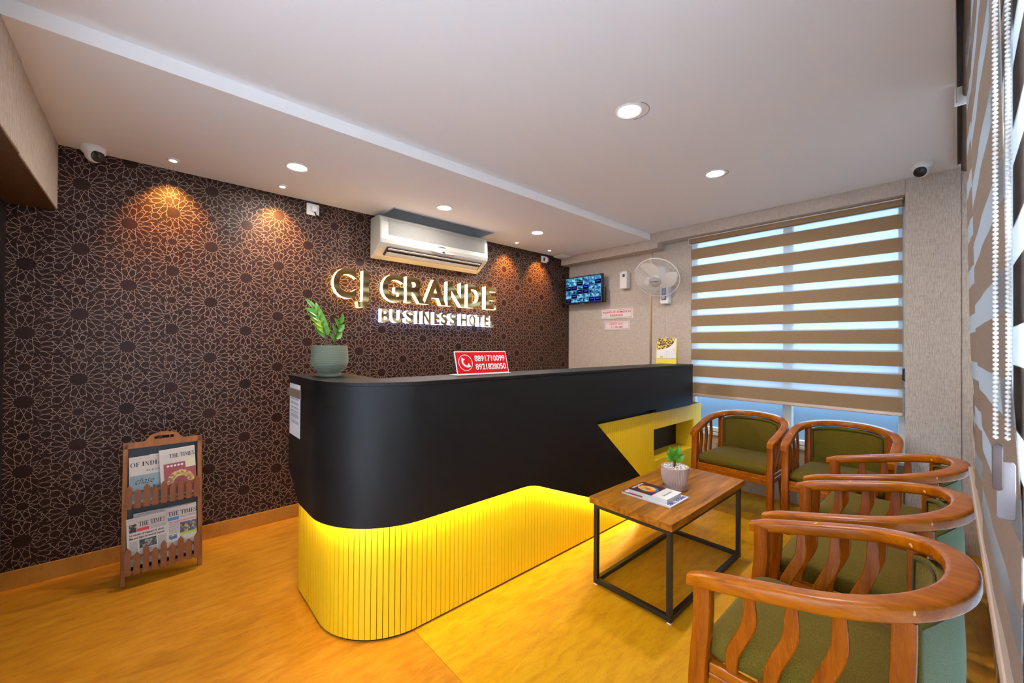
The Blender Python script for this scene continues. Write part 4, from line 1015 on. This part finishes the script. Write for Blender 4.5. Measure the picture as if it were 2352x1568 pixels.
for k, (sx, up_, fw, sc_) in enumerate(((-.45, .9, .1, 1.1), (.28, .95, .15, 1.15), (.55, .75, .0, 1.0), (-.75, .45, .2, .9), (.75, .35, .3, .9), (0, .45, .8, .85), (-.2, .7, -.6, 1.0), (.25, .6, -.7, 1.0), (-.95, .1, -.2, .7), (.5, .1, .6, .75))):
    ydir = (rg * sx * .75 + Vector((0, 0, 1)) * (up_ + .12) + rl * fw).normalized(); zdir = rl + Vector((0, 0, .4)); zdir = (zdir - ydir * zdir.dot(ydir)).normalized(); xdir = ydir.cross(zdir)
    o = link('leaf', LM, bp); mt = Matrix((xdir, ydir, zdir)).transposed().to_4x4(); mt.translation = rg * (.006 * (1 if sx > 0 else -1)) + Vector((0, 0, .165 + .012 * up_)); o.matrix_local = mt @ Matrix.Scale(sc_ * .95, 4)

mg = thing('magazine', 'white magazine with purple lettering lying under the book', 'magazine', (2.14, 1.15, .49))
part('pages', MB().box(2.031, 2.241, 1.005, 1.300, .4905, .499), M['paper'], mg, bev=.001)
part('cover', MB().box(2.030, 2.242, 1.004, 1.301, .499, .5002), M['paper'], mg)
part('cover_photo', MB().prism([(2.031, 1.17), (2.031, 1.30), (2.241, 1.30), (2.241, 1.25), (2.10, 1.20)], lambda p: (p[0], p[1], .5002), lambda p: (p[0], p[1], .5007)), plain('maroon_print', (.25, .03, .035), .4), mg)
part('barcode', MB().box(2.042, 2.075, 1.262, 1.292, .5007, .501), M['paper'], mg)
part('title', on(text_mb('UNIQUE TIMES', .0006, width=.19, height=.026, bold=.03), (2.234, 1.038, .5003), (-1, 0, 0), (0, -1, 0), (0, 0, 1)), M['blueink'], mg)
bkz = .5008
bk = thing('paperback_book', 'thick paperback with an orange face on its maroon cover and a white band', 'book', (2.13, 1.15, bkz))
part('pages', MB().box(2.050, 2.212, 1.036, 1.270, bkz, bkz + .020), M['paper'], bk, bev=.001)
part('cover', MB().box(2.048, 2.214, 1.120, 1.272, bkz + .020, bkz + .0215), plain('maroon_cover', (.07, .014, .022), .35), bk)
part('white_band', MB().box(2.0475, 2.2145, 1.034, 1.122, bkz + .0195, bkz + .0228), M['paper'], bk)
def blob(cx, cy, rx, ry, z, n=20): return MB().prism([(cx + rx * math.cos(2 * PI * k / n), cy + ry * math.sin(2 * PI * k / n)) for k in range(n)], lambda p: (p[0], p[1], bkz + .0215 + z), lambda p: (p[0], p[1], bkz + .0218 + z))
part('cover_halo', blob(2.128, 1.182, .052, .052, 0), plain('cyan_print', (.02, .25, .45), .35), bk)
part('cover_face', blob(2.128, 1.196, .040, .052, .0004), photo_print('orange_face_print', [(.80, .42, .06), (.75, .25, .02), (.85, .55, .15), (.45, .10, .02)], 42), bk)
def marks(x0, x1, y, h, z, n, seed):
    m = MB(); r_ = random.Random(seed); x = x0
    while x < x1:
        w_ = r_.uniform(.004, .009); m.box(x, min(x1, x + w_), y, y + h * r_.uniform(.6, 1), z, z + .0005); x += w_ + .003
    return m
part('cover_title', marks(2.075, 2.19, 1.250, .014, bkz + .0219, 8, 1), M['paper'], bk, kind='stuff')
part('band_title', marks(2.085, 2.18, 1.070, .012, bkz + .0228, 8, 2), M['grey'], bk, kind='stuff')

# ================================================================== NEWSPAPER RACK
LEAN = math.radians(9.6)
rk = thing('newspaper_rack', 'leaning wooden newspaper rack with two rows of little pickets', 'rack', (.079, 3.064, 0), (-LEAN, 0, 0))
K = dict(parent=rk, world=False)
HW, HT = .167, .765
for sx in (-1, 1): part('stile', MB().box(sx * HW - .011, sx * HW + .011, -.012, .012, .0, HT), M['rackframe'], bev=.002, **K)
hp = [(-HW - .011, HT - .03), (HW + .011, HT - .03), (HW + .011, HT + .004), (.078, HT + .004)]
hp[3] = (.092, HT + .004)
hp += [(.092 - .040 * k / 8, HT + .004 + .036 * smooth01(k / 8)) for k in range(1, 9)] + [(.052 - .052 * k / 5, HT + .040 + .010 * math.sin(PI / 2 * k / 5)) for k in range(1, 6)]
hp += [(-x, z) for x, z in hp[-2:3:-1]] + [(-.092, HT + .004), (-HW - .011, HT + .004)]
# top rail with a hand hole: ring between the outline and a slot
def handle():
    m = MB(); slot = rrect(-.045, .045, HT + .010, HT + .028, .0088, 5)
    import mathutils
    from mathutils.geometry import tessellate_polygon
    a = [Vector((x, 0, z)) for x, z in hp]; b = [Vector((x, 0, z)) for x, z in slot]
    tri = tessellate_polygon([a, b]); allp = a + b; n = len(allp)
    vs = [(p.x, -.012, p.z) for p in allp] + [(p.x, .012, p.z) for p in allp]
    fs = [tuple(t) for t in tri] + [tuple(i + n for i in t)[::-1] for t in tri]
    for off, ln in ((0, len(a)), (len(a), len(b))):
        fs += [(off + k, off + (k + 1) % ln, n + off + (k + 1) % ln, n + off + k) for k in range(ln)]
    return m.add(vs, fs)
part('top_rail', handle(), M['rackframe'], **K)
part('back_board', MB().box(-HW + .011, HW - .011, .004, .010, .44, HT - .03), M['navy'], **K)
part('back_board', MB().box(-HW + .011, HW - .011, .004, .010, .06, .40), M['navy'], **K)
pk_t = MB().prism([(-.0135, 0), (.0135, 0), (.0135, .108), (0, .126), (-.0135, .108)], lambda p: (p[0], -.004, p[1]), lambda p: (p[0], .004, p[1])).mesh('picket', M['rackwood'])
pk_s = MB().prism([(-.0135, 0), (.0135, 0), (.0135, .086), (0, .103), (-.0135, .086)], lambda p: (p[0], -.004, p[1]), lambda p: (p[0], .004, p[1])).mesh('picket', M['rackwood'])
for zr, hsc in ((.408, 1.0), (.062, 1.13)):
    for k in range(9):
        o = link('picket', pk_t if k % 2 == 0 else pk_s, rk, (-.149 + .03725 * k, -.062, zr), (0, 0, 0)); o.scale = (1, 1, hsc)
    part('pocket_rail', MB().box(-HW + .011, HW - .011, -.058, -.046, zr + .006, zr + .022), M['rackwood'], **K)
    part('pocket_rail', MB().box(-HW + .011, HW - .011, -.058, -.046, zr + .078, zr + .092), M['rackwood'], **K)
    part('pocket_floor', MB().box(-HW + .011, HW - .011, -.046, .004, zr + .004, zr + .010), M['rackwood'], **K)
    for sx in (-1, 1): part('pocket_side', MB().box(sx * (HW - .006) - .005, sx * (HW - .006) + .005, -.058, -.012, zr + .01, zr + .03), M['rackwood'], **K)
ang = math.radians(27)
for sx in (-1, 1):
    bm_ = MB().box(sx * (HW - .022) - .009, sx * (HW - .022) + .009, -.008, .008, -.70, 0)
    c_, s_ = math.cos(ang), math.sin(ang); bm_.v = [(x, .02 + y * c_ - z * s_, .68 + y * s_ + z * c_) for x, y, z in bm_.v]
    part('rear_leg', bm_, M['rackframe'], **K)

# serif capitals for mastheads: thick stems, hairline bars, slab serifs
def serif(txt, h, x0=0, z0=0, width=None):
    A, B, s = .20, .055, .07
    G = {'T': (.78, [(.29, .49, 0, 1), (0, .78, .93, 1), (0, .07, .74, 1), (.71, .78, .74, 1), (.19, .59, 0, .05)]),
         'H': (.90, [(.10, .28, 0, 1), (.62, .80, 0, 1), (.28, .62, .48, .54), (.02, .36, 0, .05), (.02, .36, .95, 1), (.54, .88, 0, .05), (.54, .88, .95, 1)]),
         'E': (.74, [(.10, .29, 0, 1), (.02, .68, .94, 1), (.02, .72, 0, .06), (.29, .52, .47, .53), (.62, .68, .76, 1), (.65, .72, 0, .26), (.47, .53, .38, .62)]),
         'I': (.42, [(.11, .31, 0, 1), (.01, .41, 0, .05), (.01, .41, .95, 1)]),
         'F': (.70, [(.10, .29, 0, 1), (.02, .66, .94, 1), (.02, .40, 0, .05), (.29, .52, .47, .53), (.60, .66, .74, 1), (.47, .53, .38, .62)]),
         'D': None, 'O': None, 'S': None, 'M': None, 'N': None, 'A': None}
    m = MB(); x = 0
    def quad(pts): m.prism(pts, lambda p: (p[0], p[1], 0), lambda p: (p[0], p[1], 1))
    def ring(cx, cz, rx, rz, tx, tz, a0=0, a1=360, n=18):
        for k in range(n):
            a, b = math.radians(a0 + (a1 - a0) * k / n), math.radians(a0 + (a1 - a0) * (k + 1) / n)
            quad([(cx + rx * math.cos(a), cz + rz * math.sin(a)), (cx + rx * math.cos(b), cz + rz * math.sin(b)), (cx + (rx - tx) * math.cos(b), cz + (rz - tz) * math.sin(b)), (cx + (rx - tx) * math.cos(a), cz + (rz - tz) * math.sin(a))])
    for ch_ in txt:
        start = len(m.v)
        if ch_ == ' ': x += .38; continue
        if G.get(ch_):
            w, rs = G[ch_]
            for a, b, c_, d in rs: quad([(a, c_), (b, c_), (b, d), (a, d)])
        elif ch_ == 'O': w = .94; ring(.46, .5, .44, .52, .17, .05)
        elif ch_ == 'D': w = .88; quad([(.10, 0), (.28, 0), (.28, 1), (.10, 1)]); quad([(.02, 0), (.3, 0), (.3, .05), (.02, .05)]); quad([(.02, .95), (.3, .95), (.3, 1), (.02, 1)]); ring(.28, .5, .54, .5, .18, .05, -90, 90)
        elif ch_ == 'S': w = .66; ring(.33, .73, .27, .28, .12, .09, 40, 270); ring(.32, .27, .29, .28, .13, .09, -140, 90); quad([(.52, .74), (.58, .74), (.58, 1), (.52, 1)]); quad([(.03, 0), (.09, 0), (.09, .26), (.03, .26)])
        elif ch_ == 'M': w = 1.08; quad([(.10, 0), (.15, 0), (.15, 1), (.10, 1)]); quad([(.10, 1), (.30, 1), (.58, .12), (.48, .0)]); quad([(.48, 0), (.55, .1), (.84, 1), (.78, 1)]); quad([(.78, 0), (.97, 0), (.97, 1), (.78, 1)]); quad([(.01, 0), (.25, 0), (.25, .05), (.01, .05)]); quad([(.70, 0), (1.06, 0), (1.06, .05), (.70, .05)])
        elif ch_ == 'N': w = .90; quad([(.11, 0), (.16, 0), (.16, 1), (.11, 1)]); quad([(.08, 1), (.28, 1), (.78, 0), (.66, 0)]); quad([(.73, 0), (.78, 0), (.78, 1), (.73, 1)]); quad([(.01, 0), (.27, 0), (.27, .05), (.01, .05)]); quad([(.62, .95), (.89, .95), (.89, 1), (.62, 1)])
        elif ch_ == 'A': w = .88; quad([(.10, 0), (.15, 0), (.47, 1), (.40, 1)]); quad([(.40, 1), (.50, 1), (.80, 0), (.60, 0)]); quad([(.2, .32), (.62, .32), (.62, .37), (.2, .37)]); quad([(0, 0), (.25, 0), (.25, .05), (0, .05)]); quad([(.52, 0), (.88, 0), (.88, .05), (.52, .05)])
        m.v[start:] = [(p[0] + x, p[1], p[2]) for p in m.v[start:]]
        x += w + .04
    sx = width / x if width else h
    m.v = [(x0 + p[0] * sx, z0 + p[1] * h, p[2] * .0004) for p in m.v]; return m
def paper_thing(lab, x0, x1, z0, z1, y, roll=0):
    o = thing('newspaper', lab, 'newspaper', (.079, 3.064, 0), (-LEAN, 0, 0), 'folded newspapers in the wooden rack')
    ca, sa = math.cos(roll), math.sin(roll); o_ = Vector((x0, y, z0)); ux = Vector((ca, 0, sa)); uz = Vector((-sa, 0, ca)); un = Vector((0, -1, 0)); W, H = x1 - x0, z1 - z0
    part('folded_sheets', MB().obox(o_, ux, uz, un, 0, W, 0, H, -.009, 0), M['news'], o, bev=.0025, world=False)
    def rect(name, a, b, c_, d, mat, t=.0004): return part(name, MB().obox(o_, ux, uz, un, a, b, c_, d, 0, t), mat, o, world=False)
    def txt(name, mb, mat): return part(name, on(mb, o_ + un * .0004, ux, uz, un), mat, o, world=False)
    return o, rect, txt, W, H
YB = -.016
NT_ = M['copy']
# lower row
o, R1, T1, W, H = paper_thing('front page headlined 1st visuals of trapped 41 show, lower row of the rack', -.150, .020, .095, .352, -.030, .04)
T1('masthead', serif('THE TIMES', .024, .052, H - .052, .114), M['ink'])
R1('portrait', .012, .042, H - .078, H - .034, photo_print('portrait_print', [(.03, .025, .025), (.35, .2, .14), (.02, .02, .02)], 90)); R1('red_box', .044, .095, H - .078, H - .061, M['redink']); R1('text_column', .100, .166, H - .080, H - .060, NT_)
T1('headline', text_mb('1st visuals of trapped 41 show', .0004, width=.146, height=.0135, bold=.03, x0=.012, y0=H - .100), M['ink'])
T1('headline', text_mb('life and light at end of tunnel', .0004, width=.146, height=.0135, bold=.03, x0=.012, y0=H - .118), M['ink'])
R1('photo', .052, .124, H - .170, H - .124, photo_print('tunnel_photo', [(.03, .03, .03), (.08, .075, .07), (.02, .02, .02), (.3, .28, .26)], 120)); R1('text_column', .012, .047, .008, H - .124, NT_); R1('text_column', .052, .124, .008, H - .175, NT_); R1('text_column', .129, .166, .008, H - .124, NT_)
o, R1, T1, W, H = paper_thing('front page with a blue box and a sports photograph, lower row of the rack', .004, .154, .095, .368, -.018, .02)
T1('masthead', serif('THE TIMES', .024, .020, H - .050, .132), M['ink'])
R1('blue_box', .018, .068, H - .075, H - .057, plain('blue_print', (.07, .20, .50), .6)); R1('text_column', .072, .150, H - .070, H - .056, NT_)
R1('headline', .022, .150, H - .092, H - .079, print_text('red_headline_print', (.45, .02, .02), (.60, .55, .51), 150, .62))
R1('photo', .072, .150, H - .155, H - .096, photo_print('crowd_photo', [(.09, .08, .13), (.16, .13, .20), (.06, .05, .09), (.45, .38, .05)], 110)); R1('photo_grass', .072, .150, H - .168, H - .155, plain('grass_print', (.38, .45, .03), .6)); R1('text_column', .022, .068, H - .150, H - .094, NT_)
R1('cutout_photo', .022, .058, H - .190, H - .155, photo_print('player_photo', [(.05, .12, .3), (.3, .15, .08), (.60, .55, .51)], 70)); R1('text_column', .022, .150, .008, H - .195, NT_)
o, R1, T1, W, H = paper_thing('plain folded newspapers standing behind the two lower front pages', -.130, .150, .09, .372, -.006, .0)
R1('text_column', .02, .26, H - .012, H - .004, NT_)
# upper row
o, R1, T1, W, H = paper_thing('newspaper with a pale blue chase advertisement, upper row of the rack', -.146, .020, .425, .685, -.018, .03)
T1('masthead', serif('OF INDIA', .024, .006, H - .056, .138), M['ink']); T1('subtitle', text_mb('ELEVA', .0004, width=.062, height=.008, x0=.075, y0=H - .088), M['ink'])
R1('advert', .003, .168, .02, H - .105, plain('pale_blue_print', (.26, .34, .37), .6, vary=.25, scale=9)); sc_ = text_mb('chase', .0005, width=.078, height=.034, x0=.022, y0=H - .155, bold=-.012); sc_.v = [(a + .45 * (b - H + .155), b, c_) for a, b, c_ in sc_.v]; T1('advert_script', sc_, M['ink'])
T1('advert_word', text_mb('THE', .0005, width=.024, height=.005, x0=.014, y0=H - .125), M['grey'])
for k, (a, hh) in enumerate(((.085, .022), (.10, .035), (.115, .028), (.13, .045))): R1('skyline_block', a, a + .012, .055, .055 + hh, plain('skyline_print', (.10, .13, .16), .6), .0008)
o, R1, T1, W, H = paper_thing('newspaper with a dark red jewellery advertisement, upper row of the rack', -.012, .154, .425, .705, -.030, .05)
T1('masthead', serif('THE TIMES', .023, .046, H - .054, .118), M['ink'])
R1('advert', .018, .166, .015, H - .085, plain('maroon_advert', (.28, .045, .05), .5)); R1('advert_box', .118, .166, H - .122, H - .070, plain('cream_print', (.62, .57, .38), .6), .0008)
mm = MB()
for k in range(16):
    a, b = PI * k / 16, PI * (k + 1) / 16
    mm.prism([(.092 + .066 * math.cos(a), .075 + .075 * math.sin(a)), (.092 + .066 * math.cos(b), .075 + .075 * math.sin(b)), (.092 + .034 * math.cos(b), .075 + .040 * math.sin(b)), (.092 + .034 * math.cos(a), .075 + .040 * math.sin(a))], lambda p: (p[0], p[1], .0004), lambda p: (p[0], p[1], .0012))
T1('advert_arch', mm, photo_print('gold_print', [(.45, .25, .06), (.25, .13, .06), (.60, .40, .12)], 80))
for k in range(5): T1('advert_badge', disc(MB(), .038 + k * .016, H - .100, .006, .0004, .001, 14), M['paper'])
o, R1, T1, W, H = paper_thing('spare folded newspapers behind the upper front pages', -.060, .140, .425, .690, -.006, .02)
R1('text_column', .02, .19, H - .012, H - .004, NT_)
